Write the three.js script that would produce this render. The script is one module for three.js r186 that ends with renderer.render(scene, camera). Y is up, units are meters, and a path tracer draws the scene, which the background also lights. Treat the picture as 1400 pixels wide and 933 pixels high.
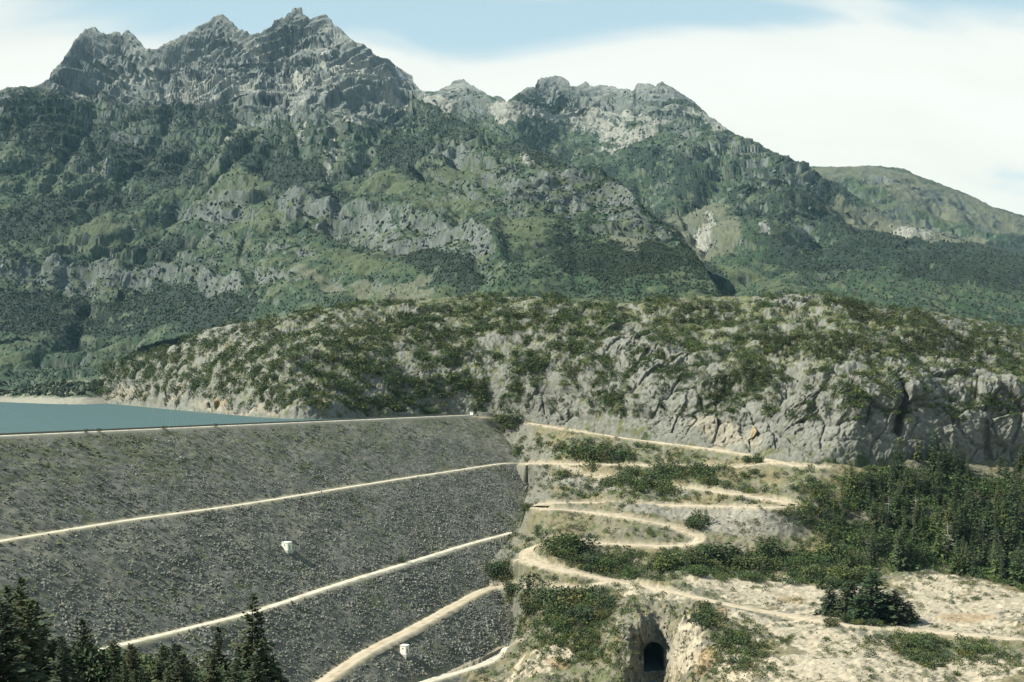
import * as THREE from 'three';
import { mergeGeometries } from 'three/addons/utils/BufferGeometryUtils.js';

// ------------------------------------------------------------------ camera, sky, sun, exposure
const F = 1500, HY = 532, CAMY = 150;               // focal length and horizon row on a 1400 x 933 plate
const scene = new THREE.Scene();
const camera = new THREE.PerspectiveCamera(2 * Math.atan(466.5 / F) * 180 / Math.PI, 1400 / 933, 1, 40000);
camera.position.set(0, CAMY, 0);
camera.setViewOffset(1400, 933, 0, -(HY - 466.5), 1400, 933);
scene.add(camera);
const renderer = new THREE.WebGLRenderer({ antialias: true });
renderer.toneMapping = THREE.LinearToneMapping;
renderer.toneMappingExposure = 2.0;
renderer.shadowMap.enabled = true;
const SUN = new THREE.Vector3(-0.71, 0.70, 0.05).normalize();
const sun = new THREE.DirectionalLight(new THREE.Color(1, 0.95, 0.83), 5);
sun.position.copy(SUN).multiplyScalar(3000); sun.castShadow = true;
sun.shadow.mapSize.set(4096, 4096);
Object.assign(sun.shadow.camera, { left: -3500, right: 3500, top: 3500, bottom: -3500, near: 10, far: 9000 });
scene.add(sun, sun.target);
scene.fog = new THREE.FogExp2(new THREE.Color(0.36, 0.68, 0.90), 0.000016);

// ------------------------------------------------------------------ noise
function rng(seed) { let a = seed >>> 0; return () => { a = (a + 0x6D2B79F5) | 0; let t = Math.imul(a ^ (a >>> 15), 1 | a); t = (t + Math.imul(t ^ (t >>> 7), 61 | t)) ^ t; return ((t ^ (t >>> 14)) >>> 0) / 4294967296; }; }
const PERM = new Uint8Array(512); { const r = rng(7), p = [...Array(256).keys()]; for (let i = 255; i > 0; i--) { const j = Math.floor(r() * (i + 1)); [p[i], p[j]] = [p[j], p[i]]; } for (let i = 0; i < 512; i++) PERM[i] = p[i & 255]; }
const fade = t => t * t * t * (t * (t * 6 - 15) + 10), lerp = (a, b, t) => a + (b - a) * t, clamp = (x, a = 0, b = 1) => x < a ? a : x > b ? b : x;
const sstep = (a, b, x) => { const t = clamp((x - a) / (b - a)); return t * t * (3 - 2 * t); };
function grad(h, x, y, z) { h &= 15; const u = h < 8 ? x : y, v = h < 4 ? y : h === 12 || h === 14 ? x : z; return ((h & 1) ? -u : u) + ((h & 2) ? -v : v); }
function noise(x, y, z) {
  const X = Math.floor(x), Y = Math.floor(y), Z = Math.floor(z); x -= X; y -= Y; z -= Z;
  const u = fade(x), v = fade(y), w = fade(z), xi = X & 255, yi = Y & 255, zi = Z & 255;
  const A = PERM[xi] + yi, AA = PERM[A] + zi, AB = PERM[A + 1] + zi, B = PERM[xi + 1] + yi, BA = PERM[B] + zi, BB = PERM[B + 1] + zi;
  return lerp(lerp(lerp(grad(PERM[AA], x, y, z), grad(PERM[BA], x - 1, y, z), u), lerp(grad(PERM[AB], x, y - 1, z), grad(PERM[BB], x - 1, y - 1, z), u), v),
    lerp(lerp(grad(PERM[AA + 1], x, y, z - 1), grad(PERM[BA + 1], x - 1, y, z - 1), u), lerp(grad(PERM[AB + 1], x, y - 1, z - 1), grad(PERM[BB + 1], x - 1, y - 1, z - 1), u), v), w);
}
function fbm(x, y, z, o = 4) { let s = 0, a = 1, t = 0; for (let i = 0; i < o; i++) { s += a * noise(x, y, z); t += a; a *= 0.5; x *= 2.03; y *= 2.03; z *= 2.03; } return s / t * 1.6; }
function ridged(x, y, z, o = 5) { let s = 0, a = 1, t = 0, w = 1; for (let i = 0; i < o; i++) { let n = 1 - Math.abs(noise(x, y, z)) * 1.7; n = n * n * w; w = clamp(n * 1.6); s += a * n; t += a; a *= 0.52; x *= 2.07; y *= 2.07; z *= 2.07; } return s / t; }
const cellHash = (x, y, z, k) => PERM[(PERM[(PERM[(x + k * 17) & 255] + y) & 255] + z) & 255] / 255;
function worley(x, y, z) {                                     // returns [F1, F2, id]
  const X = Math.floor(x), Y = Math.floor(y), Z = Math.floor(z); let f1 = 9, f2 = 9, id = 0;
  for (let i = -1; i < 2; i++) for (let j = -1; j < 2; j++) for (let k = -1; k < 2; k++) {
    const a = X + i, b = Y + j, c = Z + k, dx = a + cellHash(a, b, c, 0) - x, dy = b + cellHash(a, b, c, 3) - y, dz = c + cellHash(a, b, c, 5) - z, d = dx * dx + dy * dy + dz * dz;
    if (d < f1) { f2 = f1; f1 = d; id = cellHash(a, b, c, 9); } else if (d < f2) f2 = d;
  }
  return [Math.sqrt(f1), Math.sqrt(f2), id];
}
const mixc = (a, b, t) => [a[0] + (b[0] - a[0]) * t, a[1] + (b[1] - a[1]) * t, a[2] + (b[2] - a[2]) * t];
const sc = (a, k) => [a[0] * k, a[1] * k, a[2] * k];

// the sky: high thin cloud, blue between, brighter and denser towards the horizon
{
  const W = 2048, H = 1024, data = new Float32Array(W * H * 4);
  for (let j = 0; j < H; j++) {
    const el = ((j + 0.5) / H - 0.5) * Math.PI, sy = Math.sin(el), cy = Math.cos(el);
    for (let i = 0; i < W; i++) {
      const az = ((i + 0.5) / W - 0.5) * 2 * Math.PI, x = Math.cos(az) * cy, z = Math.sin(az) * cy;
      const e = Math.max(sy, 0), k = 1 / (e + 0.22);
      const px = x * k, pz = z * k;
      const big = fbm(px * 0.55 + 3.1, 1.7, pz * 0.55 - 1.2, 3);
      const wx = fbm(px * 0.9, 5, pz * 0.9, 3) * 0.5;
      const str = fbm(px * 0.7 + wx, 9, pz * 3.2 + wx * 2, 6) + fbm(px * 3 + wx * 3, 4, pz * 9 + wx * 5, 4) * 0.28;
      const thr = lerp(-0.9, 0.15, sstep(0.15, 0.40, e + big * 0.13 + str * 0.05));
      const c = clamp(sstep(thr - 0.15, thr + 0.38, str * 1.1 + big * 0.25) * (1 - 0.55 * sstep(0.3, 0.9, e)) + 0.08);
      const blue = mixc([0.35, 0.475, 0.51], [0.055, 0.12, 0.21], Math.pow(e, 0.9));
      const white = sc(mixc([0.52, 0.525, 0.475], [0.41, 0.44, 0.435], sstep(0.1, 0.5, e)), 1.0 + 0.10 * str);
      const col = mixc(blue, white, c), o = (j * W + i) * 4;
      data[o] = col[0]; data[o + 1] = col[1]; data[o + 2] = col[2]; data[o + 3] = 1;
    }
  }
  const t = new THREE.DataTexture(data, W, H, THREE.RGBAFormat, THREE.FloatType);
  t.mapping = THREE.EquirectangularReflectionMapping; t.magFilter = THREE.LinearFilter; t.minFilter = THREE.LinearFilter; t.needsUpdate = true;
  scene.background = t; scene.environment = t;
}

// ------------------------------------------------------------------ helpers
const numbers = {};
function numbered(name) { const n = numbers[name] = (numbers[name] ?? -1) + 1; return n ? `${name}_${String(n).padStart(3, '0')}` : name; }
function tag(o, label, category, group, kind) { if (label) o.userData.label = label; if (category) o.userData.category = category; if (group) o.userData.group = group; if (kind) o.userData.kind = kind; return o; }
function shad(o) { o.traverse(m => { if (m.isMesh) { m.castShadow = true; m.receiveShadow = true; } }); return o; }
const matV = (rough = 1) => new THREE.MeshStandardMaterial({ vertexColors: true, roughness: rough });
const groundMat = matV(1);
const stone = c => new THREE.MeshStandardMaterial({ color: new THREE.Color().setRGB(...c), roughness: 0.95 });
const P = (u, v, d) => [(u - 700) / F * d, CAMY - (v - HY) / F * d, -d];
const proj = (x, y, z) => [700 - x / z * F, HY - (y - CAMY) / -z * F];
const poly = pts => u => { if (u <= pts[0][0]) return pts[0][1] + (pts[1][1] - pts[0][1]) / (pts[1][0] - pts[0][0]) * (u - pts[0][0]) * 0.5; for (let i = 1; i < pts.length; i++) if (u <= pts[i][0]) { const [a, b] = [pts[i - 1], pts[i]]; return a[1] + (b[1] - a[1]) * (u - a[0]) / (b[0] - a[0] || 1); } const n = pts.length, a = pts[n - 2], b = pts[n - 1]; return b[1] + (b[1] - a[1]) / (b[0] - a[0]) * (u - b[0]) * 0.5; };
function segDist(pts, x, y) { let best = 1e9, T = 0, S = 1; for (let i = 1; i < pts.length; i++) { const [ax, ay] = pts[i - 1], [bx, by] = pts[i], dx = bx - ax, dy = by - ay, t = clamp(((x - ax) * dx + (y - ay) * dy) / (dx * dx + dy * dy)), ex = x - ax - dx * t, ey = y - ay - dy * t, q = ex * ex + ey * ey; if (q < best) { best = q; T = i - 1 + t; S = dx * ey - dy * ex > 0 ? 1 : -1; } } return [Math.sqrt(best), T, S]; }
function inPoly(p, x, y) { let c = false; for (let i = 0, j = p.length - 1; i < p.length; j = i++) if ((p[i][1] > y) !== (p[j][1] > y) && x < (p[j][0] - p[i][0]) * (y - p[i][1]) / (p[j][1] - p[i][1]) + p[i][0]) c = !c; return c; }
// smooth surface of 1/depth through survey points [column, row, depth]
function survey(pts) {
  const n = pts.length, X = pts.map(p => p[0] / 100), Y = pts.map(p => p[1] / 100), m = n + 3, M = [];
  const U = r2 => r2 < 1e-12 ? 0 : r2 * Math.log(r2);
  for (let i = 0; i < n; i++) { const r = []; for (let j = 0; j < n; j++) r.push(U((X[i] - X[j]) ** 2 + (Y[i] - Y[j]) ** 2) + (i === j ? 1e-3 : 0)); r.push(1, X[i], Y[i], 1000 / pts[i][2]); M.push(r); }
  for (const row of [() => 1, j => X[j], j => Y[j]]) { const r = []; for (let j = 0; j < n; j++) r.push(row(j)); r.push(0, 0, 0, 0); M.push(r); }
  for (let c = 0; c < m; c++) { let p = c; for (let r = c + 1; r < m; r++) if (Math.abs(M[r][c]) > Math.abs(M[p][c])) p = r; [M[c], M[p]] = [M[p], M[c]]; for (let r = 0; r < m; r++) if (r !== c && M[r][c]) { const k = M[r][c] / M[c][c]; for (let q = c; q <= m; q++) M[r][q] -= k * M[c][q]; } }
  const w = M.map((r, i) => r[m] / r[i]);
  return (u, v) => { const x = u / 100, y = v / 100; let s = w[n] + w[n + 1] * x + w[n + 2] * y; for (let i = 0; i < n; i++) { const dx = x - X[i], dy = y - Y[i], r2 = dx * dx + dy * dy; if (r2 > 1e-12) s += w[i] * r2 * Math.log(r2); } return 1000 / s; };
}
function columns(a, b, step, inA = -15, inB = 1415, coarse = 7) { const c = []; let u = a; while (u < b) { c.push(u); u += u < inA - coarse || u > inB ? coarse : step; } c.push(b); return c; }
// a sheet of terrain: columns of points between two lines, each at its surveyed depth, then raised or lowered by its relief
function sheet(name, { cols, rows, bottom, top, depth, relief, colour, behind = 0, hole, mat = groundMat }) {
  const nc = cols.length, nb = behind ? 5 : 0, nr = rows + 1 + nb, pos = new Float32Array(nc * nr * 3), uv = new Float32Array(nc * nr * 2), col = new Float32Array(nc * nr * 3);
  for (let i = 0; i < nc; i++) {
    const u = cols[i], b = bottom(u), t = top(u); let ts = 0; for (let k = -4; k < 5; k++) ts += top(u + k * 4) / 9;
    for (let j = 0; j <= rows; j++) {
      const fj = j / rows, v = b + (Math.max(ts, t) - b) * fj + (t - Math.max(ts, t)) * fj ** 10, p = P(u, v, depth(u, v)), k = i * nr + j;
      relief?.(p, u, v, Math.min(ts, v)); pos.set(p, k * 3); uv[k * 2] = u; uv[k * 2 + 1] = v;
    }
    const k0 = i * nr + rows;
    for (let j = 1; j <= nb; j++) { const k = k0 + j, g = 1 + 0.012 * behind * j * j; pos[k * 3] = pos[k0 * 3] * g; pos[k * 3 + 1] = pos[k0 * 3 + 1] - behind * j * j * 0.01 * -pos[k0 * 3 + 2]; pos[k * 3 + 2] = pos[k0 * 3 + 2] * g; uv[k * 2] = u; uv[k * 2 + 1] = uv[k0 * 2 + 1]; }
  }
  const idx = [];
  for (let i = 0; i + 1 < nc; i++) for (let j = 0; j + 1 < nr; j++) {
    const a = i * nr + j, b = a + nr;
    if (hole && j < rows && hole(uv[a * 2], uv[a * 2 + 1])) continue;
    idx.push(a, b, b + 1, a, b + 1, a + 1);
  }
  const g = new THREE.BufferGeometry(); g.setAttribute('position', new THREE.BufferAttribute(pos, 3)); g.setIndex(idx); g.computeVertexNormals();
  const nor = g.attributes.normal.array;
  for (let k = 0; k < nc * nr; k++) col.set(colour(uv[k * 2], uv[k * 2 + 1], pos[k * 3], pos[k * 3 + 1], pos[k * 3 + 2], nor[k * 3], nor[k * 3 + 1], nor[k * 3 + 2]), k * 3);
  g.setAttribute('color', new THREE.BufferAttribute(col, 3));
  const m = new THREE.Mesh(g, mat); m.name = name; scene.add(m); shad(m);
  const colOf = u => { let lo = 0, hi = nc - 1; while (hi - lo > 1) { const md = (lo + hi) >> 1; if (cols[md] <= u) lo = md; else hi = md; } return lo; };
  const rowOf = (i, v) => { let lo = 0, hi = rows; while (hi - lo > 1) { const md = (lo + hi) >> 1; if (uv[(i * nr + md) * 2 + 1] >= v) lo = md; else hi = md; } return lo; };
  const at = (u, v) => { const i = colOf(u), j = rowOf(i, v), A = (i * nr + j), B = A + nr, V0 = uv[A * 2 + 1], V1 = uv[A * 2 + 3], s = clamp((u - cols[i]) / (cols[i + 1] - cols[i])), q = clamp((v - V0) / (V1 - V0 || -1)), o = []; for (let c = 0; c < 3; c++) o.push(lerp(lerp(pos[A * 3 + c], pos[B * 3 + c], s), lerp(pos[A * 3 + 3 + c], pos[B * 3 + 3 + c], s), q)); return o; };
  const k0 = (u, v) => { const i = colOf(u); return i * nr + rowOf(i, v); };
  return { mesh: m, at, normal: (u, v) => { const k = k0(u, v); return [nor[k * 3], nor[k * 3 + 1], nor[k * 3 + 2]]; }, colAt: (u, v) => { const k = k0(u, v); return [col[k * 3], col[k * 3 + 1], col[k * 3 + 2]]; } };
}

// ------------------------------------------------------------------ mountains
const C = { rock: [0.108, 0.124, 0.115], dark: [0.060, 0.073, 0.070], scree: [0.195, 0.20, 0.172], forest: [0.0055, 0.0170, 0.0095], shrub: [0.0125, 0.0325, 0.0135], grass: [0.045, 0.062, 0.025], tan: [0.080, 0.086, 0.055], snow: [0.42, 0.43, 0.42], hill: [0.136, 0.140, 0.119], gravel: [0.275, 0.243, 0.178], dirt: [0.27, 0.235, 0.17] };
const patches = { // where which matter lies, with cloud shadow painted into some forest: [column, row, half width, half height, tilt]
  scree: [[500, 95, 50, 9, 0.35], [300, 100, 60, 7, 0.1], [420, 95, 50, 7, 0], [545, 130, 26, 8, 0.5], [250, 108, 40, 6, -0.2], [160, 90, 26, 5, 0.3], [470, 165, 22, 9, 0.1], [840, 150, 40, 5, 0.1], [810, 168, 55, 16, 0.35], [745, 152, 50, 9, 0.25], [865, 190, 48, 9, -0.6], [598, 143, 24, 9, 0.6], [470, 78, 40, 7, 0.1], [345, 62, 26, 6, 0.25], [112, 122, 18, 7, 0.1], [452, 205, 4, 30, 0.15], [408, 125, 18, 6, -0.6], [962, 318, 11, 28, 0.4], [975, 168, 26, 8, 0.7], [415, 185, 3, 20, 0], [935, 148, 28, 7, 0.3], [880, 165, 40, 5, 0.1], [560, 100, 16, 5, 0.6], [265, 128, 30, 5, -0.1], [320, 195, 4, 32, 0.5], [1040, 325, 8, 3, 0], [745, 238, 40, 4, 0.4], [1240, 318, 40, 4, 0.1], [205, 95, 10, 20, 0], [690, 150, 22, 14, 0.4]],
  tan: [[1180, 240, 90, 16, 0.1], [1290, 275, 130, 20, 0.3], [965, 312, 50, 46, 0.4], [1240, 310, 120, 14, 0.2], [860, 345, 30, 24, 0], [540, 395, 70, 8, 0], [420, 400, 50, 7, 0]],
  snow: [[444, 66, 8, 2.2, -0.3], [548, 99, 11, 2.2, 0.7]],
  forest: [[75, 175, 95, 42, 0.3], [235, 150, 90, 22, 0], [215, 225, 80, 38, 0.1], [375, 228, 80, 27, 0.2], [600, 165, 62, 26, 0.4], [555, 228, 46, 26, 0.4], [740, 205, 70, 9, 0.15], [770, 238, 50, 11, 0.4], [830, 268, 50, 13, 0.4], [900, 300, 44, 14, 0.5], [955, 355, 18, 42, -0.5], [890, 232, 34, 22, 0.3], [935, 245, 30, 18, 0.3], [1045, 285, 70, 16, 0.3], [1120, 262, 65, 26, 0.6], [1190, 320, 100, 24, 0.25], [1320, 360, 130, 32, 0.1], [1130, 350, 100, 18, 0.1], [60, 450, 170, 34, 0], [240, 440, 110, 34, 0], [40, 330, 60, 20, -0.2], [120, 295, 90, 16, -0.2], [215, 345, 60, 18, -0.5], [560, 200, 60, 18, 0.2], [420, 270, 60, 14, 0], [870, 380, 90, 20, 0], [780, 365, 30, 28, 0], [600, 375, 60, 14, 0.3], [1060, 250, 40, 10, 0.4]],  // dark woods; those on the upper left slopes also paint in cloud shadow
  rock: [[870, 150, 80, 18, 0.1], [960, 190, 60, 16, 0.5], [930, 214, 40, 14, 0.3], [1090, 245, 40, 10, 0.5], [640, 135, 40, 12, 0.3], [1040, 300, 50, 10, 0.2], [180, 130, 60, 14, 0], [350, 165, 40, 14, 0.2], [120, 240, 30, 12, 0.4], [620, 265, 30, 8, 0], [880, 320, 26, 10, 0.4], [1180, 242, 60, 9, 0.1], [1260, 258, 60, 8, 0.3], [1330, 285, 50, 8, 0.3], [1220, 285, 60, 6, 0.1], [1290, 318, 70, 6, 0.1], [460, 132, 75, 42, 0.1], [480, 312, 85, 15, 0.12], [610, 345, 75, 17, 0.5], [740, 285, 62, 18, 0], [835, 296, 32, 18, 0.3], [610, 212, 42, 9, 0], [110, 398, 130, 13, 0], [285, 407, 45, 9, 0.2], [405, 362, 40, 8, 0], [1092, 304, 44, 10, 0.1], [1010, 208, 60, 16, 0.4], [1050, 275, 40, 11, 0], [700, 245, 40, 8, 0], [300, 290, 50, 12, -0.2], [380, 405, 40, 7, 0], [540, 335, 40, 14, 0.2], [1190, 290, 30, 6, 0.2], [260, 372, 30, 6, 0], [420, 290, 40, 10, 0], [1250, 350, 30, 6, 0], [1150, 372, 40, 5, 0], [750, 262, 50, 8, 0.1], [180, 190, 30, 10, 0.5]],
  grass: [[330, 270, 70, 22, -0.2], [520, 265, 60, 18, 0], [640, 245, 60, 18, 0], [350, 310, 60, 15, -0.1], [560, 400, 80, 10, 0.05], [700, 330, 50, 26, 0], [860, 345, 40, 30, 0], [140, 330, 60, 14, -0.3], [620, 290, 50, 24, 0], [1030, 380, 60, 14, 0.3], [1240, 250, 60, 12, 0.2], [1250, 285, 90, 14, 0.2], [480, 365, 60, 14, 0]],
};
function patchOf(kind, u, v, wu, wv) { let s = 0; for (const [cx, cy, rx, ry, r] of patches[kind]) { const x = u + wu - cx, y = v + wv - cy; if (Math.abs(x) > rx + ry + 20 || Math.abs(y) > rx + ry + 20) continue; const c = Math.cos(r), n = Math.sin(r), a = (x * c + y * n) / rx, b = (-x * n + y * c) / ry, q = 1 - Math.sqrt(a * a + b * b); s = Math.max(s, clamp(q * 1.6 + 0.35)); } return s; }
const ledges = [[[-60, 398], [0, 392], [60, 386], [130, 381], [230, 391], [300, 405], [335, 411]], [[370, 284], [430, 291], [500, 296], [560, 304], [620, 328], [690, 368]], [[680, 268], [740, 263], [800, 268], [845, 280], [872, 302]], [[1060, 294], [1120, 300]], [[570, 208], [640, 210], [690, 236]], [[400, 118], [470, 112], [540, 125]], [[390, 150], [470, 146], [530, 160]], [[1000, 262], [1080, 272]], [[360, 360], [440, 362]], [[1120, 372], [1190, 368]], [[350, 402], [420, 398]]];
const ledgeTall = [26, 24, 28, 12, 10, 14, 16, 8, 6, 5, 6];
const gullies = [[[325, 140], [318, 165], [300, 210], [285, 235], [262, 262], [225, 300], [160, 345], [92, 388], [85, 415]], [[455, 150], [462, 195], [448, 235], [462, 285]], [[205, 68], [222, 95], [230, 130]], [[395, 120], [400, 170], [412, 215]], [[520, 160], [500, 215], [470, 250]], [[775, 290], [785, 340], [790, 395]], [[1003, 190], [975, 250], [935, 300], [965, 345]], [[850, 190], [830, 225]], [[130, 150], [95, 215], [60, 280]], [[235, 150], [205, 215], [165, 265]], [[620, 300], [640, 345], [665, 395]], [[1130, 240], [1180, 290], [1230, 325]]];
const gullyDeep = [9, 7, 8, 6, 7, 6, 9, 5, 10, 10, 6, 6];
function mountainRelief(k) {
  return (p, u, v, top) => {
    const d = -p[2], m = d / F, edge = sstep(0, 26, v - top);
    const [x, y, z] = p;
    const wx = fbm(x / 500, y / 500, z / 500, 2) * 120, wz = fbm(x / 500 + 9, y / 500, z / 500, 2) * 120, ds = clamp(d / 3400, 0.3, 1.1), high = sstep(240, 110, v + wx * 0.3);
    const rg = ridged((x + wx) / 700, 0.3, (z + wz) / 1500, 5) - 0.45;
    let h = lerp(-rg * 105, rg * 110, high) * edge * ds;
    const r2 = ridged((x + wz) / 210, y / 700, (z + wx) / 420, 5) - 0.42;
    h += lerp(-r2 * 58, r2 * 40, high) * lerp(0.12, 1, edge) * ds;
    h += ((ridged(x / 62, y / 70, z / 80, 4) - 0.4) * lerp(13, 10, high) + fbm(x / 17, y / 17, z / 17, 3) * lerp(3.5, 4.5, high) + fbm(x / 6, y / 6, z / 6, 2) * 2.2) * lerp(0.5, 1, edge) * ds;
    ledges.forEach((l, i) => { if (u < l[0][0] - 10 || u > l[l.length - 1][0] + 10) return; const wob = fbm(x / 120, 3, z / 200, 3) * 9, s = poly(l)(u) - v + wob, f = sstep(l[0][0] - 10, l[0][0] + 15, u) * (1 - sstep(l[l.length - 1][0] - 15, l[l.length - 1][0] + 10, u)); if (s > -ledgeTall[i] && s < 60) h += f * m * ledgeTall[i] * 0.8 * (s < 0 ? sstep(-ledgeTall[i] * 0.55, 0, s) : Math.exp(-s / 22)); });
    gullies.forEach((l, i) => { const [q] = segDist(l, u + fbm(x / 90, 1, z / 90, 2) * 7, v); const w = 8; if (q < 26) h -= m * gullyDeep[i] * Math.exp(-((q / w) ** 2)) * edge; });
    p[1] += h * k;
    // harder beds stand proud of the face, softer ones weather back
    const warp = fbm(x / 420, 7, z / 420, 3) * 60 + x * 0.05, bandy = (y + warp) / 30, rocky = Math.max(high, 0.8 * patchOf('rock', u, v, 0, 0), 0.55 * sstep(0.1, 0.4, fbm(x / 260, y / 150, z / 260 + 21, 3)));
    const out = ((ridged(x / 380, bandy, z / 380, 3) - 0.4) * 28 + (ridged(x / 130 + 9, bandy * 2.1, z / 130, 3) - 0.4) * 14 + fbm(x / 30, y / 22, z / 30, 3) * 6) * rocky * lerp(0.24, 1, edge) * k;
    p[2] += out; p[1] += out * 0.12;
    // beds of harder rock stand out as steps on the high ground
    const beds = Math.max(sstep(300, 110, v + fbm(x / 300, 2, z / 300, 2) * 60) * 0.95, 0.7 * sstep(0.05, 0.4, fbm(x / 340, y / 200, z / 340 + 60, 3))), S = 62 + 18 * fbm(x / 900, 4, z / 900, 2), tt = (p[1] + x * 0.06 + fbm(x / 320, p[1] / 200, z / 320, 4) * 58) / S, fr = tt - Math.floor(tt);
    p[1] += S * (sstep(0.45, 0.95, fr) - fr) * beds * lerp(0.2, 1, edge) * 0.85;
  };
}
function mountainColour(u, v, x, y, z, nx, ny, nz) {
  const n1 = fbm(x / 150, y / 150, z / 150, 4), n2 = fbm(x / 36 + 5, y / 36, z / 36, 4), n3 = fbm(x / 11, y / 11, z / 11 + 7, 3), n4 = noise(x / 4.5, y / 4.5, z / 4.5), n5 = fbm(x / 70, y / 50, z / 70 + 30, 4);
  const wu = n1 * 18 + n2 * 9, wv = fbm(x / 110 + 40, y / 110, z / 110, 3) * 12 + n2 * 5;
  const hi = sstep(175, 95, v + n1 * 25 + Math.max(0, 560 - u) * 0.02);
  let c = mixc(C.shrub, C.grass, sstep(-0.3, 0.4, n5 * 0.6 + n2 * 0.5 + n3 * 0.35 + 0.5 * (patchOf('grass', u, v, wu, wv) - 0.3)));
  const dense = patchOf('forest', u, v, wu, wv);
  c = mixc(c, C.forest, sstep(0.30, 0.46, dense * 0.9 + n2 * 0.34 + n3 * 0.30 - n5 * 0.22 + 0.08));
  c = mixc(c, C.tan, 0.85 * sstep(0.38, 0.55, patchOf('tan', u, v, wu, wv) + n2 * 0.4 + n3 * 0.25));
  c = mixc(c, C.rock, sstep(0.45, 0.58, hi + n2 * 0.2 + n3 * 0.15));
  const rk = patchOf('rock', u, v, wu, wv) * 0.44 + hi * 0.35 + sstep(0.86, 0.58, ny) * 0.46 + n2 * 0.46 + n3 * 0.42 - dense * 0.20 + 0.10;
  const bed = noise(x / 150, (y + x * 0.05 + n1 * 24) / 11, z / 150) + n3 * 0.5;
  let rc = mixc(C.rock, C.dark, sstep(-0.15, 0.3, n3 * 0.7 + n1 * 0.4 + n2 * 0.3 + (1 - hi) * 0.22)); rc = mixc(rc, C.scree, 0.55 * sstep(0.2, 0.6, bed + n2 * 0.4) * (0.35 + 0.65 * hi));
  rc = mixc(rc, C.grass, 0.85 * sstep(0.10, 0.30, n2 * 0.6 + n3 * 0.5 + sstep(0.7, 0.95, ny) * 0.3) * (1 - hi));
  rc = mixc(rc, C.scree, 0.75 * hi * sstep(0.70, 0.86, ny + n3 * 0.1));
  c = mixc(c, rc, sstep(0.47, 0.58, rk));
  c = mixc(c, C.scree, 0.85 * sstep(0.42, 0.54, patchOf('scree', u, v, wu * 0.6, wv * 0.6) + n2 * 0.36 + n3 * 0.2));
  c = mixc(c, C.snow, sstep(0.45, 0.6, patchOf('snow', u, v, wu * 0.15, wv * 0.15) + n3 * 0.1));
  return sc(c, Math.max(0.35, 1 + n3 * 0.35 + n4 * 0.55));
}
const sky1 = poly([[-400, 210], [-150, 150], [0, 123], [9, 119], [25, 118], [43, 116], [59, 111], [66, 107], [71, 96], [86, 80], [95, 66], [102, 52], [111, 45], [118, 37], [129, 36], [137, 42], [146, 46], [154, 42], [164, 43], [165, 48], [168, 43], [175, 40], [182, 45], [189, 53], [198, 64], [211, 67], [221, 62], [236, 53], [250, 48], [268, 37], [286, 28], [295, 21], [305, 19], [314, 27], [325, 37], [343, 46], [354, 45], [371, 37], [375, 28], [384, 24], [389, 25], [395, 16], [399, 15], [400, 8], [412, 7], [414, 18], [423, 25], [430, 22], [445, 18], [452, 25], [457, 34], [470, 43], [482, 56], [496, 60], [507, 68], [514, 79], [532, 84], [553, 95], [564, 102], [565, 112], [575, 121], [584, 129], [593, 139], [611, 153], [636, 166], [657, 171], [680, 184], [700, 192], [736, 207], [771, 227], [807, 241], [843, 262], [871, 282], [896, 297], [929, 315], [958, 350], [972, 385], [985, 410], [1010, 440]]);
const dep1 = survey([[-400, 560, 2300], [-400, 400, 2600], [-400, 210, 3600], [-150, 560, 2150], [-150, 300, 3000], [0, 560, 2060], [0, 520, 2200], [0, 480, 2350], [0, 420, 2560], [0, 390, 2640], [0, 300, 3050], [0, 200, 3450], [0, 120, 3900], [130, 548, 2000], [150, 480, 2350], [150, 420, 2500], [150, 300, 3100], [150, 200, 3700], [130, 110, 4300], [130, 40, 4600], [300, 500, 1900], [300, 430, 2300], [300, 350, 2650], [300, 250, 3300], [300, 150, 4000], [300, 80, 4500], [300, 20, 4800], [450, 470, 1700], [450, 415, 2000], [450, 340, 2400], [450, 250, 3050], [450, 150, 3800], [410, 60, 4700], [410, 8, 4900], [500, 65, 4700], [580, 125, 4600], [600, 440, 1500], [600, 400, 1800], [600, 330, 2250], [600, 250, 2900], [600, 180, 3700], [600, 150, 4000], [700, 440, 1450], [700, 400, 1700], [700, 300, 2300], [700, 220, 2900], [700, 195, 3200], [800, 400, 1700], [800, 300, 2250], [800, 245, 2600], [900, 440, 1450], [900, 400, 1700], [900, 310, 2150], [975, 400, 1750], [1010, 440, 1500]]);
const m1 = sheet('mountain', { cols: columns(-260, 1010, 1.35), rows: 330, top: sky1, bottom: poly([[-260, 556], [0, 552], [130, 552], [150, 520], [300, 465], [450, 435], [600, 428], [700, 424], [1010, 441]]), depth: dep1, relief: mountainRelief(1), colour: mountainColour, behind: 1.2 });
tag(m1.mesh, 'craggy grey mountain with three summits rising above green slopes', null, null, 'structure');
const sky2 = poly([[540, 128], [584, 123], [600, 123], [611, 118], [621, 111], [634, 108], [645, 116], [662, 125], [668, 130], [682, 131], [693, 136], [704, 130], [718, 120], [732, 118], [736, 107], [754, 103], [768, 104], [777, 109], [780, 118], [789, 118], [800, 111], [811, 118], [829, 116], [846, 120], [866, 123], [871, 114], [886, 112], [896, 116], [905, 111], [918, 118], [929, 125], [950, 139], [971, 159], [996, 177], [1007, 184], [1032, 193], [1050, 203], [1068, 212], [1082, 220], [1105, 225], [1118, 239], [1146, 250], [1175, 271], [1204, 289], [1221, 302], [1257, 311], [1329, 330], [1400, 348], [1700, 420]]);
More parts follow.
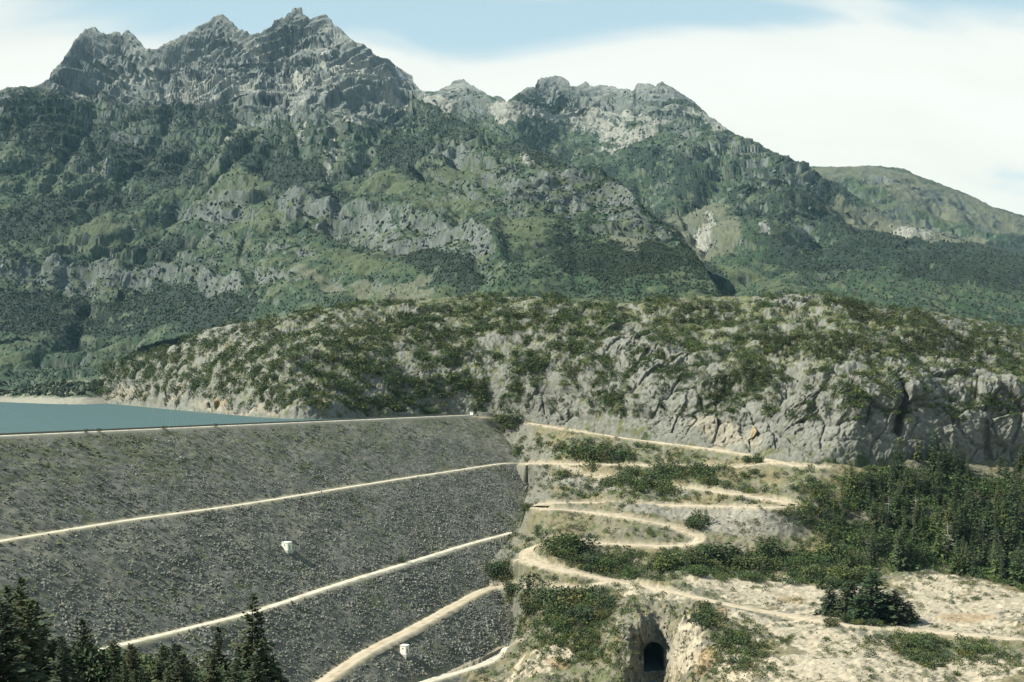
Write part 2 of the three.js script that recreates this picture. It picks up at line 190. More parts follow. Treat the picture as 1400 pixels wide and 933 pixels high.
const dep2 = survey([[540, 200, 5200], [540, 128, 5900], [584, 123, 5800], [640, 150, 5300], [640, 108, 5700], [700, 230, 4300], [700, 190, 4500], [750, 170, 5000], [750, 105, 5600], [830, 180, 4900], [830, 117, 5500], [900, 112, 5400], [900, 200, 4300], [870, 290, 3500], [1000, 250, 3500], [1000, 182, 4700], [960, 380, 2300], [1000, 410, 1950], [1100, 395, 1950], [1100, 300, 3000], [1100, 225, 4300], [1200, 290, 3900], [1200, 360, 2500], [1250, 440, 1650], [1400, 460, 1550], [1400, 400, 2200], [1400, 350, 3200], [1700, 480, 1500], [1700, 422, 2600]]);
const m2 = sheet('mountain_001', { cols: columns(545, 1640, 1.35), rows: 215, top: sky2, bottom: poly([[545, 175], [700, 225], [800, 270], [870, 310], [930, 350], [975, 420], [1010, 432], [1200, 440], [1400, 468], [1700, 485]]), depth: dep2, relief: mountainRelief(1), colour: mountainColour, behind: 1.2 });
tag(m2.mesh, 'flat topped grey cliff mountain with pale scree bowl, behind the green ridge', null, null, 'structure');
const dep3 = survey([[1060, 240, 5600], [1115, 228, 5500], [1115, 260, 5100], [1250, 235, 5500], [1250, 300, 4600], [1250, 330, 4300], [1400, 295, 5300], [1400, 365, 4000], [1700, 400, 5000], [1700, 450, 3800]]);
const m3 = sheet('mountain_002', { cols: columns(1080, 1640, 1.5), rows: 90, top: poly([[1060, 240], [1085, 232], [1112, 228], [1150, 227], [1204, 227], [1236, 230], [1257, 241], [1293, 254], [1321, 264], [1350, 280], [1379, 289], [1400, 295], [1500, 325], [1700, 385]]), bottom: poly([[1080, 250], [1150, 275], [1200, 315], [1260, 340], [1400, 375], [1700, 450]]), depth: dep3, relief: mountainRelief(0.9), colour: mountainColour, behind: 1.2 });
tag(m3.mesh, 'low rounded tan and green ridge on the far right behind the cliff mountain', null, null, 'structure');

// ------------------------------------------------------------------ the dam: a straight crest, a downstream face of 1 : 1.6
const CRESTY = CAMY - 21, LAKEY = CAMY - 22.5, SL = 1.6;
const A0 = P(0, 597, 21 * F / 65), B0 = P(641, 568, 21 * F / 36);
const dl = Math.hypot(B0[0] - A0[0], B0[2] - A0[2]), ux = (B0[0] - A0[0]) / dl, uz = (B0[2] - A0[2]) / dl, nx0 = -uz, nz0 = ux;   // along the crest; downstream
const dam = (s, q, y) => [A0[0] + ux * s + nx0 * q, y, A0[2] + uz * s + nz0 * q];
const damQ = (x, z) => (x - A0[0]) * nx0 + (z - A0[2]) * nz0, damS = (x, z) => (x - A0[0]) * ux + (z - A0[2]) * uz;
const damD = (u, v) => { const a = (u - 700) / F, b = -(v - HY) / F; // depth at which the ray meets the face
  const nd = a * nx0 - nz0, n0 = -A0[0] * nx0 - A0[2] * nz0; return (CRESTY - CAMY - n0 / SL) / (b + nd / SL); };
const face = (u, v) => P(u, v, damD(u, v));
const berms = [];   // [width, [[s, q] ...]] filled from the berm lines below
function bench(p) { // steps the plain slope so that each berm lies level in it
  const S = damS(p[0], p[2]), q = damQ(p[0], p[2]); let e0 = 99;
  for (const [w, l] of berms) {
    if (S < l[0][0] - 4 || S > l[l.length - 1][0] + 4) continue;
    const qb = poly(l)(S), t = q - qb, half = w / 2, e = Math.abs(t) - half; e0 = Math.min(e0, e);
    if (e < 0) p[1] = CRESTY - qb / SL; else if (e < 32) p[1] += Math.sign(t) * half / SL * (1 - e / 32);
  }
  return e0;
}

// ------------------------------------------------------------------ the abutment and the valley floor
const contact = [[646, 569], [672, 584], [694, 604], [714, 640], [722, 668], [716, 692], [706, 724], [690, 742], [668, 772], [676, 800], [694, 828], [700, 858], [694, 884], [655, 903], [600, 928], [540, 960], [480, 1000]];
const controls = [...contact.map(([u, v]) => [u, v, damD(u, v)]),
  [690, 574, 888], [720, 578, 872], [760, 584, 848], [800, 590, 822], [900, 603, 766], [1000, 617, 712], [1060, 629, 680], [1130, 638, 650], [1200, 634, 664], [1300, 630, 684], [1400, 640, 690], [1560, 650, 700], [720, 562, 900], [900, 588, 796], [1130, 622, 670],
  [800, 615, 778], [800, 635, 752], [900, 636, 716], [1000, 637, 690], [800, 650, 735], [900, 662, 692], [1000, 674, 648], [1090, 690, 612],
  [800, 687, 677], [740, 688, 690], [900, 690, 652], [1000, 693, 630], [740, 697, 672], [800, 700, 655], [860, 708, 630], [1040, 681, 634], [1040, 694, 612], [760, 634, 770], [760, 646, 752], [962, 738, 602], [1060, 730, 596], [900, 747, 600], [800, 741, 620], [715, 760, 622], [800, 786, 574], [900, 805, 532], [1000, 780, 572], [1020, 832, 480], [1160, 857, 440], [1400, 876, 414], [1100, 745, 590],
  [1150, 645, 646], [1250, 700, 612], [1400, 700, 622], [1250, 770, 562], [1400, 780, 560], [1300, 815, 505], [1100, 800, 532], [1200, 800, 530], [1560, 780, 570], [1560, 900, 400],
  [760, 806, 560], [840, 800, 556], [760, 860, 512], [720, 900, 497], [800, 880, 484], [800, 935, 452], [850, 850, 474], [850, 900, 446], [840, 930, 438],
  [868, 826, 492], [905, 822, 488], [950, 832, 474], [880, 838, 476], [893, 860, 473], [893, 878, 470], [893, 925, 460], [879, 892, 469], [910, 884, 468], [862, 856, 452], [864, 900, 442], [905, 838, 478], [938, 862, 446], [950, 890, 428], [942, 925, 414], [920, 928, 438], [918, 900, 446],
  [975, 860, 440], [980, 925, 405], [1000, 900, 408], [1100, 900, 396], [1200, 935, 358], [1400, 935, 360], [700, 960, 465], [1000, 1010, 330], [1400, 1010, 310], [850, 1000, 385], [600, 1010, 430], [1560, 1000, 320]];
const depG0 = survey(controls);
const depG = (u, v) => { const [q, , s] = segDist(contact, u, v); if (v > 560 && s > 0) { return damD(u, v) + 0.5 + q * 0.5; } return depG0(u, v); };
// roads: [lines over the ground], each with its width in metres
const roadLines = {
  upper: { w: 5.5, pts: [[650, 569.5], [690, 574], [720, 578], [780, 588], [850, 598], [920, 607], [1000, 618], [1060, 630], [1095, 637], [1130, 639]] },
  second: { w: 5, pts: [[724, 633.5], [760, 634], [850, 635.5], [950, 637], [1040, 638.5], [1125, 640]] },
  third: { w: 6.4, pts: [[712, 639], [735, 641.5], [800, 650], [900, 662], [980, 672], [1040, 681], [1078, 687], [1090, 690], [1078, 693], [1040, 694], [1000, 693], [900, 690.5], [800, 687.5], [758, 688], [737, 690], [733, 692.5], [748, 696], [800, 700], [860, 708], [910, 718], [940, 727], [957, 736], [950, 743], [925, 746.5], [880, 746], [830, 743.5], [790, 740.5], [757, 740], [735, 745], [722, 753], [722, 762], [740, 771], [770, 779], [800, 785.5], [840, 795], [900, 805.5], [960, 819], [1020, 832], [1100, 845], [1160, 856], [1260, 863], [1330, 869], [1440, 880]] },
  spur: { w: 3.5, pts: [[684, 770], [715, 773.5], [750, 780], [785, 787]] },
  fourth: { w: 5.5, pts: [[676, 803], [700, 801], [740, 803], [790, 803], [836, 797]] },
  toe: { w: 6, pts: [[560, 940], [600, 927], [640, 915], [668, 905], [690, 889], [712, 876]] },
};
const roadW = [];
for (const [k, r] of Object.entries(roadLines)) {
  const curve = new THREE.CatmullRomCurve3(r.pts.map(([u, v]) => new THREE.Vector3(...P(u, v, k === 'toe' && u < 690 ? damD(u, v) - 0.3 : depG(u, v)))), false, 'centripetal');
  r.path = curve.getSpacedPoints(Math.ceil(curve.getLength() / 2.2)); roadW.push(r);
  for (let it = 0; it < 3; it++) r.path.forEach((p, i) => { if (i && i < r.path.length - 1) p.y = (r.path[i - 1].y + r.path[i + 1].y + p.y * 2) / 4; });
}
roadW.forEach((r, n) => r.path.forEach(p => { let best = 1e9, y = 0; for (let k = 0; k < n; k++) for (const o of roadW[k].path) { const q = Math.hypot(o.x - p.x, o.z - p.z); if (q < best && Math.abs(o.y - p.y) < 7) { best = q; y = o.y; } } if (best < 13) p.y = lerp(y - 0.05, p.y, sstep(4, 13, best)); }));
const bermLines = {
  berm_road: [[-60, 750], [0, 740], [165, 713], [330, 690], [500, 662.5], [620, 644], [690, 634], [716, 633.5]],
  berm_road_001: [[120, 893], [165, 882], [250, 861], [345, 837], [450, 803], [560, 769], [640, 744.5], [700, 728], [716, 722]],
  berm_road_002: [[400, 962], [440, 934], [500, 893], [560, 862], [620, 829], [660, 808], [680, 802]],
};
for (const [k, pts] of Object.entries(bermLines)) {
  const curve = new THREE.CatmullRomCurve3(pts.map(([u, v]) => new THREE.Vector3(...face(u, v))), false, 'centripetal');
  const r = { name: k, w: k === 'berm_road_002' ? 6.8 : 4.3, path: curve.getSpacedPoints(Math.ceil(curve.getLength() / 2.2)), pts }; bermLines[k] = r; berms.push([r.w + 1, r.path.map(p => [damS(p.x, p.z), damQ(p.x, p.z)]).sort((a, b) => a[0] - b[0])]);
}
{ const l = roadLines.toe.path.map(p => [damS(p.x, p.z), damQ(p.x, p.z), p.x / -p.z]).filter(a => a[2] < -0.008).sort((a, b) => a[0] - b[0]); berms.push([7, l]); }
// index of road points for cutting the ground level beside them
const cellOf = (x, z) => Math.floor(x / 12) * 4096 + Math.floor(z / 12), roadCells = new Map();
roadW.forEach(r => { for (let i = 1; i < r.path.length; i++) { const a = r.path[i - 1], b = r.path[i], key = cellOf(a.x, a.z); if (!roadCells.has(key)) roadCells.set(key, []); roadCells.get(key).push([a, b, r.w]); } });
function nearRoad(x, z, y) { let best = [99, 0, 5]; for (let i = -1; i < 2; i++) for (let j = -1; j < 2; j++) for (const [a, b, w] of roadCells.get(cellOf(x + i * 12, z + j * 12)) || []) { const dx = b.x - a.x, dz = b.z - a.z, t = clamp(((x - a.x) * dx + (z - a.z) * dz) / (dx * dx + dz * dz || 1)), q = Math.hypot(x - a.x - dx * t, z - a.z - dz * t), e = q - w / 2; if (e < best[0] && Math.abs(a.y - y) < 14) best = [e, a.y + (b.y - a.y) * t, w]; } return best; }
const fill = p => { const [e, ry] = nearRoad(p[0], p[2], p[1]); if (e < 7) p[1] = Math.max(p[1], lerp(ry - 0.1 - 0.75 * Math.max(0, e - 0.2), p[1], sstep(2.5, 7, e))); };
const cut = p => { const [e, ry] = nearRoad(p[0], p[2], p[1]); if (e < 3.5 && Math.abs(p[1] - ry) < 9) { const lim = 1.5 * Math.max(0, e - 0.3); p[1] = e < 0.3 ? ry : clamp(p[1], ry - lim, ry + lim); } return e; };

const grav = [[1130, 915, 190, 24, 0.04], [1010, 905, 50, 36, 0.2], [1330, 915, 90, 22, 0], [1100, 815, 140, 22, 0.05], [1000, 800, 60, 14, 0.1], [1300, 830, 120, 26, 0.05], [1140, 880, 130, 22, 0.2], [1280, 800, 50, 22, 0], [930, 890, 26, 44, 0.3], [1220, 920, 60, 16, 0.5], [1370, 820, 60, 20, 0.2], [760, 895, 90, 12, -0.5], [880, 808, 60, 8, 0.2], [1020, 850, 50, 14, 0.3], [1250, 850, 200, 18, 0.06]];
const greyTalus = [[1010, 712, 90, 22, 0.1], [700, 605, 50, 28, 0.5], [960, 705, 120, 9, 0.1], [830, 665, 120, 8, 0.1]];
const hitEll = (list, u, v) => { let s = 0; for (const [cx, cy, rx, ry, r] of list) { const x = u - cx, y = v - cy, c = Math.cos(r), n = Math.sin(r), a = (x * c + y * n) / rx, b = (-x * n + y * c) / ry; s = Math.max(s, 1.4 - Math.sqrt(a * a + b * b)); } return clamp(s); };
const arch = (u, v) => { const a = (u - 894) / 14.5; return v < 918 && v > 878.5 + 14 * (1 - Math.sqrt(Math.max(0, 1 - a * a))) && Math.abs(a) < 1; };
const valley = sheet('valley_slope', {
  cols: columns(470, 1560, 1.35), rows: 290, bottom: u => 1000, top: poly([[470, 985], [500, 760], [560, 660], [640, 600], [646, 592], [652, 562], [720, 566], [800, 577], [900, 590], [1000, 604], [1130, 626], [1200, 618], [1300, 612], [1400, 622], [1560, 632]]),
  depth: depG, hole: arch,
  relief: (p, u, v) => {
    const [x, y, z] = p, e = nearRoad(x, z, y)[0], [q, , s] = segDist(contact, u, v), off = s > 0 ? 0 : sstep(0, 10, q), k = sstep(0.3, 2.6, e) * off, pit = u > 850 && u < 960 && v > 822 ? 1 : 0, inArch = pit && u > 876 && u < 912 && v > 874 ? 0.3 : 1;
    if (pit) { const w = worley(x / 3.6, y / 4.5, z / 4); p[2] += ((0.6 - w[0]) * 2.6 + (w[2] - 0.5) * 1.8) * inArch * k; }
    p[1] += (fbm(x / 30, y / 30, z / 30, 4) * 2.6 + (ridged(x / 9, y / 9, z / 9, 4) - 0.45) * 1.5 * (pit ? 2.8 : 1) * inArch + fbm(x / 2.6, y / 2.6, z / 2.6, 2) * 0.45) * k * (v > 790 && u > 960 ? 0.55 : 1) * (pit ? inArch : 1);
    if (s < 0) cut(p); if (s < 0 || q < 26) fill(p);
  },
  colour: (u, v, x, y, z, nx, ny) => {
    const n1 = fbm(x / 22, y / 22, z / 22, 4), n2 = fbm(x / 6 + 3, y / 6, z / 6, 4), n3 = fbm(x / 1.8, y / 1.8, z / 1.8, 2);
    let c = mixc([0.128, 0.122, 0.088], [0.138, 0.122, 0.066], sstep(-0.1, 0.4, n1));
    c = mixc(c, [0.072, 0.082, 0.036], sstep(0.02, 0.26, n2 * 0.8 - n1 * 0.4 + n3 * 0.2));
    c = mixc(c, [0.165, 0.16, 0.132], sstep(0.35, 0.6, hitEll(greyTalus, u + n1 * 14, v + n2 * 5) + n2 * 0.15));
    c = mixc(c, C.gravel, sstep(0.35, 0.6, hitEll(grav, u + n1 * 22, v + n2 * 7) + n2 * 0.6 + n3 * 0.25 - 0.12));
    if (u > 850 && u < 965 && v > 815) c = mixc(c, mixc([0.165, 0.155, 0.12], [0.085, 0.085, 0.068], sstep(-0.1, 0.3, n2)), sstep(0.9, 0.7, ny + n2 * 0.1) * sstep(935, 900, u + n1 * 30));
    c = mixc(c, [0.22, 0.15, 0.075], sstep(0.5, 0.8, hitEll([[980, 845, 22, 18, 0], [960, 905, 16, 30, 0.3], [760, 905, 22, 10, 0], [1085, 820, 30, 6, 0], [1320, 845, 50, 8, 0]], u + n1 * 10, v) + n2 * 0.2) * 0.6);
    const cq = segDist(contact, u, v)[0]; if (v < 880) c = mixc(c, [0.115, 0.115, 0.092], sstep(34, 8, cq + n1 * 22 + n2 * 10 - (v < 690 ? 14 : 0)));
    const e = nearRoad(x, z, y)[0]; c = mixc(c, C.dirt, 0.8 * sstep(2.2 + n2 * 2, 0.2, e));
    const sl = sstep(0.5, 0.7, hitEll([[1290, 700, 190, 85, 0], [1060, 770, 170, 22, 0], [775, 840, 80, 34, 0.2]], u, v));
    c = mixc(c, [0.05, 0.052, 0.028], sl * sstep(-0.3, 0.1, n2) * 0.8);
    return sc(c, 1 + n3 * 0.45 + n2 * 0.22);
  },
});
tag(valley.mesh, null, null, null, 'structure');

// ------------------------------------------------------------------ dam body
const damThing = new THREE.Group(); damThing.name = 'embankment_dam'; scene.add(damThing);
tag(damThing, 'long dark grey rockfill dam with pale berm roads across its face', 'dam');
const facePatch = (x, y, z) => fbm(x / 45, y / 45, z / 45, 4);
const damSpots = [];
{
  const ns = 470, nq = 250, s0 = -90, s1 = 450, qs = [];
  for (let j = 0; j <= nq; j++) qs.push(j < 4 ? -22 + j * 4.2 : -9 + (j - 4) * (232 / (nq - 4)));
  const pos = [], col = [], idx = [];
  for (let i = 0; i <= ns; i++) for (let j = 0; j <= nq; j++) {
    const s = s0 + (s1 - s0) * i / ns, q = qs[j];
    let y = q < -8.5 ? CRESTY + (q + 8.5) / 1.5 : q < 0 ? CRESTY : CRESTY - q / SL;
    const p = dam(s, q, y), e = q > 1 ? Math.min(bench(p), nearRoad(p[0], p[2], y)[0]) : 99;
    if (q > 1) { p[1] += (fbm(p[0] / 18, y / 18, p[2] / 18, 3) * 1.0 + fbm(p[0] / 2.5, y / 2.5, p[2] / 2.5, 3) * 0.75) * sstep(0.2, 2.5, e) * sstep(0, 8, q); cut(p); }
    pos.push(...p);
    const n1 = facePatch(...p), n2 = fbm(p[0] / 3, p[1] / 3, p[2] / 3, 3);
    let c = mixc([0.118, 0.121, 0.101], [0.132, 0.131, 0.098], sstep(-0.2, 0.4, n1));
    c = mixc(c, [0.150, 0.146, 0.116], 0.7 * sstep(0.3, 0.65, n1 * 0.6 + sstep(330, 440, s) * 0.55 + n2 * 0.2) * sstep(160, 40, q));
    const n6 = fbm(p[0] / 9, p[1] / 9, p[2] / 9 + 8, 4); c = mixc(c, [0.080, 0.084, 0.074], 0.8 * sstep(0.05, 0.4, n6)); c = mixc(c, [0.078, 0.088, 0.036], 0.8 * sstep(0.12, 0.42, n2 * 0.6 + n6 * 0.4 - n1 * 0.5 + sstep(50, 5, q) * 0.25));
    if (q < 1.5) c = [0.135, 0.135, 0.105];
    const band = sstep(1.5 + n2 * 1.6, 0.2, e) * (q > 1 ? 1 : 0); c = mixc(c, [0.22, 0.20, 0.125], band * 0.8);
    col.push(...sc(c, 1 + n2 * 0.35));
  }
  for (let i = 0; i < ns; i++) for (let j = 0; j < nq; j++) { const a = i * (nq + 1) + j, b = a + nq + 1; idx.push(a, a + 1, b + 1, a, b + 1, b); }
  const g = new THREE.BufferGeometry(); g.setAttribute('position', new THREE.Float32BufferAttribute(pos, 3)); g.setAttribute('color', new THREE.Float32BufferAttribute(col, 3)); g.setIndex(idx); g.computeVertexNormals();
  const m = new THREE.Mesh(g, groundMat); m.name = 'embankment'; damThing.add(m);
}
function rockGeo(seed, flat = 0.7) {
  const g = new THREE.IcosahedronGeometry(0.5, 0), p = g.attributes.position, r = rng(seed), map = new Map();
  for (let i = 0; i < p.count; i++) { const k = [p.getX(i), p.getY(i), p.getZ(i)].map(v => v.toFixed(3)).join(); if (!map.has(k)) map.set(k, 0.65 + r() * 0.7); const f = map.get(k); p.setXYZ(i, p.getX(i) * f, p.getY(i) * f * flat, p.getZ(i) * f * (0.75 + 0.1 * seed % 0.3)); }
  g.computeVertexNormals(); return g;
}
function instanced(name, geo, mat, list, parent) { // list of [matrix, colour]
  const m = new THREE.InstancedMesh(geo, mat, list.length); m.name = name; list.forEach(([M, c], i) => { m.setMatrixAt(i, M); m.setColorAt(i, c); }); m.userData.kind = 'stuff'; (parent || scene).add(m); shad(m); return m;
}
const M4 = (p, e, s) => new THREE.Matrix4().compose(new THREE.Vector3(...p), new THREE.Quaternion().setFromEuler(new THREE.Euler(...e)), Array.isArray(s) ? new THREE.Vector3(...s) : new THREE.Vector3(s, s, s));
{
  const r = rng(31), lists = [[], [], []], white = new THREE.MeshStandardMaterial({ color: 0xffffff, roughness: 0.95 });
  for (let k = 0; k < 165000; k++) {
    const s = -60 + r() * 515, q = 2 + Math.pow(r(), 0.85) * 215, p = dam(s, q, CRESTY - q / SL), [u, v] = proj(...p);
    if (u < -40 || v > 990) continue;
    const n1 = facePatch(...p), big = fbm(p[0] / 30 + 50, 3, p[2] / 30, 3), e = Math.min(bench(p), nearRoad(p[0], p[2], p[1])[0]);
    if (e < 0.2 || (e < 1.2 && r() < 0.6)) continue;
    const [cq, , cs] = segDist(contact, u, v); if (cs < 0 && cq > 3 && v > 560) continue;
    const fine = sstep(340, 430, s + n1 * 40) * sstep(110, 40, q);
    if (r() < fine * 0.9 + sstep(0.1, 0.6, n1) * 0.45 + sstep(30, 0, q) * 0.3) continue;
    const z = (0.36 + Math.pow(r(), 3.4) * 1.15) * (1 + clamp(big, -0.5, 1) * 0.5) * lerp(0.75, 1.1, sstep(0, 150, q));
    const tone = 1 + fbm(p[0] / 12, p[1] / 12, p[2] / 12 + 5, 3) * 0.4, g = (0.104 + r() * r() * 0.13) * tone, c = new THREE.Color(g * 1.03, g * 1.03, g * (0.80 + r() * 0.1));
    p[1] += fbm(p[0] / 18, p[1] / 18, p[2] / 18, 3) * 1.0 * sstep(0, 8, q) + z * 0.1;
    lists[k % 3].push([M4(p, [r() * 3, r() * 6, r() * 3], [z * (0.8 + r() * 0.6), z, z * (0.8 + r() * 0.5)]), c]);
  }
  const weeds = []; for (let k = 0; k < 9000; k++) { const s = -60 + r() * 500, q = 3 + Math.pow(r(), 1.5) * 160, p = dam(s, q, CRESTY - q / SL), e = bench(p); if (e < 0.6 || fbm(p[0] / 16, p[1] / 16, p[2] / 16 + 8, 3) + r() * 0.3 < 0.30) continue; const h = 0.35 + r() ** 3 * 1.1, g = 0.7 + r() * 0.6; weeds.push([M4(p, [0, r() * 6, 0], [h * 1.4, h, h * 1.4]), new THREE.Color(0.075 * g, 0.088 * g, 0.033 * g)]); }
  const tuft = rockGeo(41, 0.8); instanced('weeds', tuft, white, weeds, damThing);
  lists.forEach((l, i) => instanced(i ? `rockfill_00${i}` : 'rockfill', rockGeo(11 + i), white, l, damThing));
}
{ const L = 536, m = new THREE.Mesh(new THREE.BoxGeometry(L, 1.1, 0.4), stone([0.13, 0.13, 0.11])); m.name = 'parapet'; m.position.set(...dam(-90 + L / 2, -7.4, CRESTY + 0.5)); m.rotation.y = Math.atan2(-uz, ux); damThing.add(m); }
shad(damThing);

// ------------------------------------------------------------------ roads
function ribbon(name, path, w, base, label) {
  const nx = 7, pos = [], col = [], idx = [], up = path.length;
  path.forEach((p, i) => {
    const a = path[Math.max(0, i - 1)], b = path[Math.min(up - 1, i + 1)], L = Math.hypot(b.x - a.x, b.z - a.z) || 1, sx = -(b.z - a.z) / L, sz = (b.x - a.x) / L, ends = Math.min(1, Math.min(i, up - 1 - i) / 3 + 0.35);
    for (let j = -1; j <= nx + 1; j++) {
      const bank = j < 0 || j > nx, jj = clamp(j, 0, nx), f = (jj / nx - 0.5), side = bank ? Math.sign(f) * (1.6 + fbm(p.x / 4, 5, p.z / 4, 2) * 0.8) : 0, ragged = Math.abs(f) > 0.45 ? 1 + fbm(p.x / 5 + f * 9, 1, p.z / 5, 3) * 0.28 : 1, x = p.x + sx * (f * w * ends * ragged + side), z = p.z + sz * (f * w * ends * ragged + side), n = fbm(x / 4, 2, z / 4, 4), n2 = fbm(x / 1.2, 7, z / 1.2, 2);
      pos.push(x, p.y + 0.16 - Math.abs(f) ** 3 * 1.6 + n * 0.03 - (bank ? 1.3 : 0), z);
      const track = Math.abs(Math.abs(f) - 0.19) < 0.09 ? 1.08 : 0.95;
      col.push(...(bank ? sc([0.15, 0.14, 0.10], 1 + n * 0.6) : sc(mixc(base, [base[0] * 0.72, base[1] * 0.70, base[2] * 0.62], sstep(-0.05, 0.5, n)), track * (1 + n2 * 0.15))));
    }
  });
  for (let i = 0; i + 1 < up; i++) for (let j = 0; j < nx + 2; j++) { const a = i * (nx + 3) + j, b = a + nx + 3; idx.push(a, b, b + 1, a, b + 1, a + 1); }
  const g = new THREE.BufferGeometry(); g.setAttribute('position', new THREE.Float32BufferAttribute(pos, 3)); g.setAttribute('color', new THREE.Float32BufferAttribute(col, 3)); g.setIndex(idx); g.computeVertexNormals();
  const m = new THREE.Mesh(g, groundMat); m.name = name; scene.add(m); shad(m); tag(m, label, null, null, 'structure'); return m;
}
const dirt = [0.36, 0.31, 0.225], pale = [0.43, 0.405, 0.325];
ribbon('dirt_road', roadLines.upper.path, 5.5, dirt, 'dirt road along the foot of the rocky hill');
ribbon('dirt_road_001', roadLines.second.path, 5, dirt, 'level dirt road running right from the upper berm');
ribbon('dirt_road_002', roadLines.third.path, 6.4, dirt, 'winding dirt road with hairpin bends down to the valley floor');
ribbon('dirt_road_003', roadLines.spur.path, 3.5, dirt, 'short dirt spur beside the lowest hairpin');
ribbon('dirt_road_004', roadLines.fourth.path, 5.5, dirt, 'dirt road above the bushy knoll');
ribbon('dirt_road_005', roadLines.toe.path, 6, pale, 'pale road at the toe of the dam');
ribbon('berm_road', bermLines.berm_road.path, 4.3, pale, 'upper pale road across the dam face');
ribbon('berm_road_001', bermLines.berm_road_001.path, 4.3, pale, 'middle pale road across the dam face');
ribbon('berm_road_002', bermLines.berm_road_002.path, 6.8, dirt, 'wide lower road across the dam face');
{ const path = []; for (let s = -85; s <= 440; s += 2) path.push(new THREE.Vector3(...dam(s, -2.6, CRESTY + 0.12))); ribbon('crest_road', path, 4.2, pale, 'pale road along the crest of the dam'); }

// ------------------------------------------------------------------ lake
{
  const g = new THREE.BufferGeometry(), pts = [dam(-400, -11.5, LAKEY), dam(446, -11.5, LAKEY), [-60, LAKEY, -1150], [-300, LAKEY, -1500], [-500, LAKEY, -2600], [-3500, LAKEY, -3200], [-3500, LAKEY, -200]];
  const sh = new THREE.Shape(pts.map(p => new THREE.Vector2(p[0], -p[2]))), sg = new THREE.ShapeGeometry(sh); sg.rotateX(-Math.PI / 2); sg.translate(0, LAKEY, 0);
  const N = 512, bd = new Uint8Array(N * N * 4), r = rng(5), waves = [...Array(26)].map(() => { const k = 2 + Math.floor(r() * 26), a = 0.5 + (r() - 0.5) * 1.6; return [Math.round(Math.cos(a) * k), Math.round(Math.sin(a) * k), r() * 6.28, 1 / (1 + k * 0.12)]; });
  for (let j = 0; j < N; j++) for (let i = 0; i < N; i++) { let h = 0; for (const [a, b, p, w] of waves) h += w * Math.sin((a * i + b * j) / N * 6.2832 + p); const o = (j * N + i) * 4; bd[o] = bd[o + 1] = bd[o + 2] = clamp(128 + h * 22, 0, 255); bd[o + 3] = 255; }
  const t = new THREE.DataTexture(bd, N, N); t.wrapS = t.wrapT = THREE.RepeatWrapping; t.magFilter = THREE.LinearFilter; t.needsUpdate = true;
  const p = sg.attributes.position, uv = new Float32Array(p.count * 2); for (let i = 0; i < p.count; i++) { uv[i * 2] = p.getX(i) / 40; uv[i * 2 + 1] = p.getZ(i) / 40; } sg.setAttribute('uv', new THREE.BufferAttribute(uv, 2));
  const m = new THREE.Mesh(sg, new THREE.MeshPhysicalMaterial({ color: new THREE.Color(0.056, 0.101, 0.102), roughness: 0.42, specularIntensity: 0.5, ior: 1.33, bumpMap: t, bumpScale: 1.2 })); m.name = 'lake'; scene.add(m); shad(m); tag(m, null, null, null, 'structure');
}

// ------------------------------------------------------------------ rocky hill
const hillTop = poly([[60, 556], [108, 551], [121, 546], [127, 530], [132, 523], [143, 507], [161, 495], [186, 489], [214, 479], [243, 471], [264, 459], [293, 446], [321, 443], [350, 439], [379, 434], [407, 429], [446, 420], [500, 415], [593, 411], [629, 406], [700, 405], [754, 408], [771, 414], [793, 411], [861, 414], [904, 409], [957, 405], [1061, 407], [1096, 401], [1150, 406], [1190, 420], [1236, 427], [1275, 424], [1311, 432], [1346, 441], [1382, 448], [1400, 451], [1600, 480]]);
const hillBottom = poly([[60, 560], [121, 554], [200, 560], [300, 569], [400, 577], [500, 580], [640, 576], [720, 586], [800, 597], [900, 612], [1000, 626], [1130, 648], [1200, 645], [1300, 645], [1400, 652], [1600, 665]]);
const shore = v => 22.5 * F / (v - HY);
const depH = survey([[60, 557, shore(556)], [121, 551, shore(551)], [127, 530, 1790], [143, 508, 1830], [200, 557, shore(557)], [200, 520, 1420], [200, 485, 1540], [300, 566, shore(566)], [300, 510, 1080], [300, 446, 1280], [400, 573, shore(573)], [400, 500, 910], [400, 431, 1120], [500, 575, 858], [500, 500, 920], [500, 415, 1095], [570, 574, 890], [640, 570, 905], [640, 490, 930], [640, 407, 1090], [720, 578, 876], [720, 490, 905], [720, 406, 1050], [800, 590, 826], [800, 500, 860], [800, 412, 1010], [900, 604, 764], [900, 510, 806], [900, 410, 970], [1000, 618, 716], [1000, 520, 770], [1000, 450, 860], [1000, 407, 960], [1130, 640, 656], [1130, 560, 690], [1130, 505, 720], [1130, 450, 810], [1130, 404, 930], [1250, 632, 676], [1250, 560, 690], [1250, 515, 705], [1250, 480, 760], [1250, 428, 900], [1400, 640, 694], [1400, 560, 705], [1400, 515, 722], [1400, 490, 770], [1400, 452, 960], [1600, 650, 700], [1600, 540, 720], [1600, 482, 960]]);
const crag = [[1100, 560, 40, 45, 0.2], [1160, 565, 55, 50, 0], [1240, 560, 40, 50, 0], [1310, 570, 80, 55, 0], [1380, 570, 50, 50, 0], [1000, 580, 80, 30, 0.2], [940, 560, 60, 40, 0], [890, 500, 60, 30, 0.2], [860, 470, 40, 30, 0], [760, 565, 40, 20, 0.1], [170, 535, 40, 16, 0], [240, 545, 26, 12, -0.6], [320, 560, 60, 6, 0.05], [1290, 440, 90, 9, 0.2], [1300, 510, 80, 9, 0], [1080, 415, 45, 8, 0], [330, 455, 40, 12, 0]];
const hillCracks = [[[1232, 524], [1234, 560], [1226, 608]], [[1138, 512], [1112, 562]], [[1346, 575], [1352, 622]]];
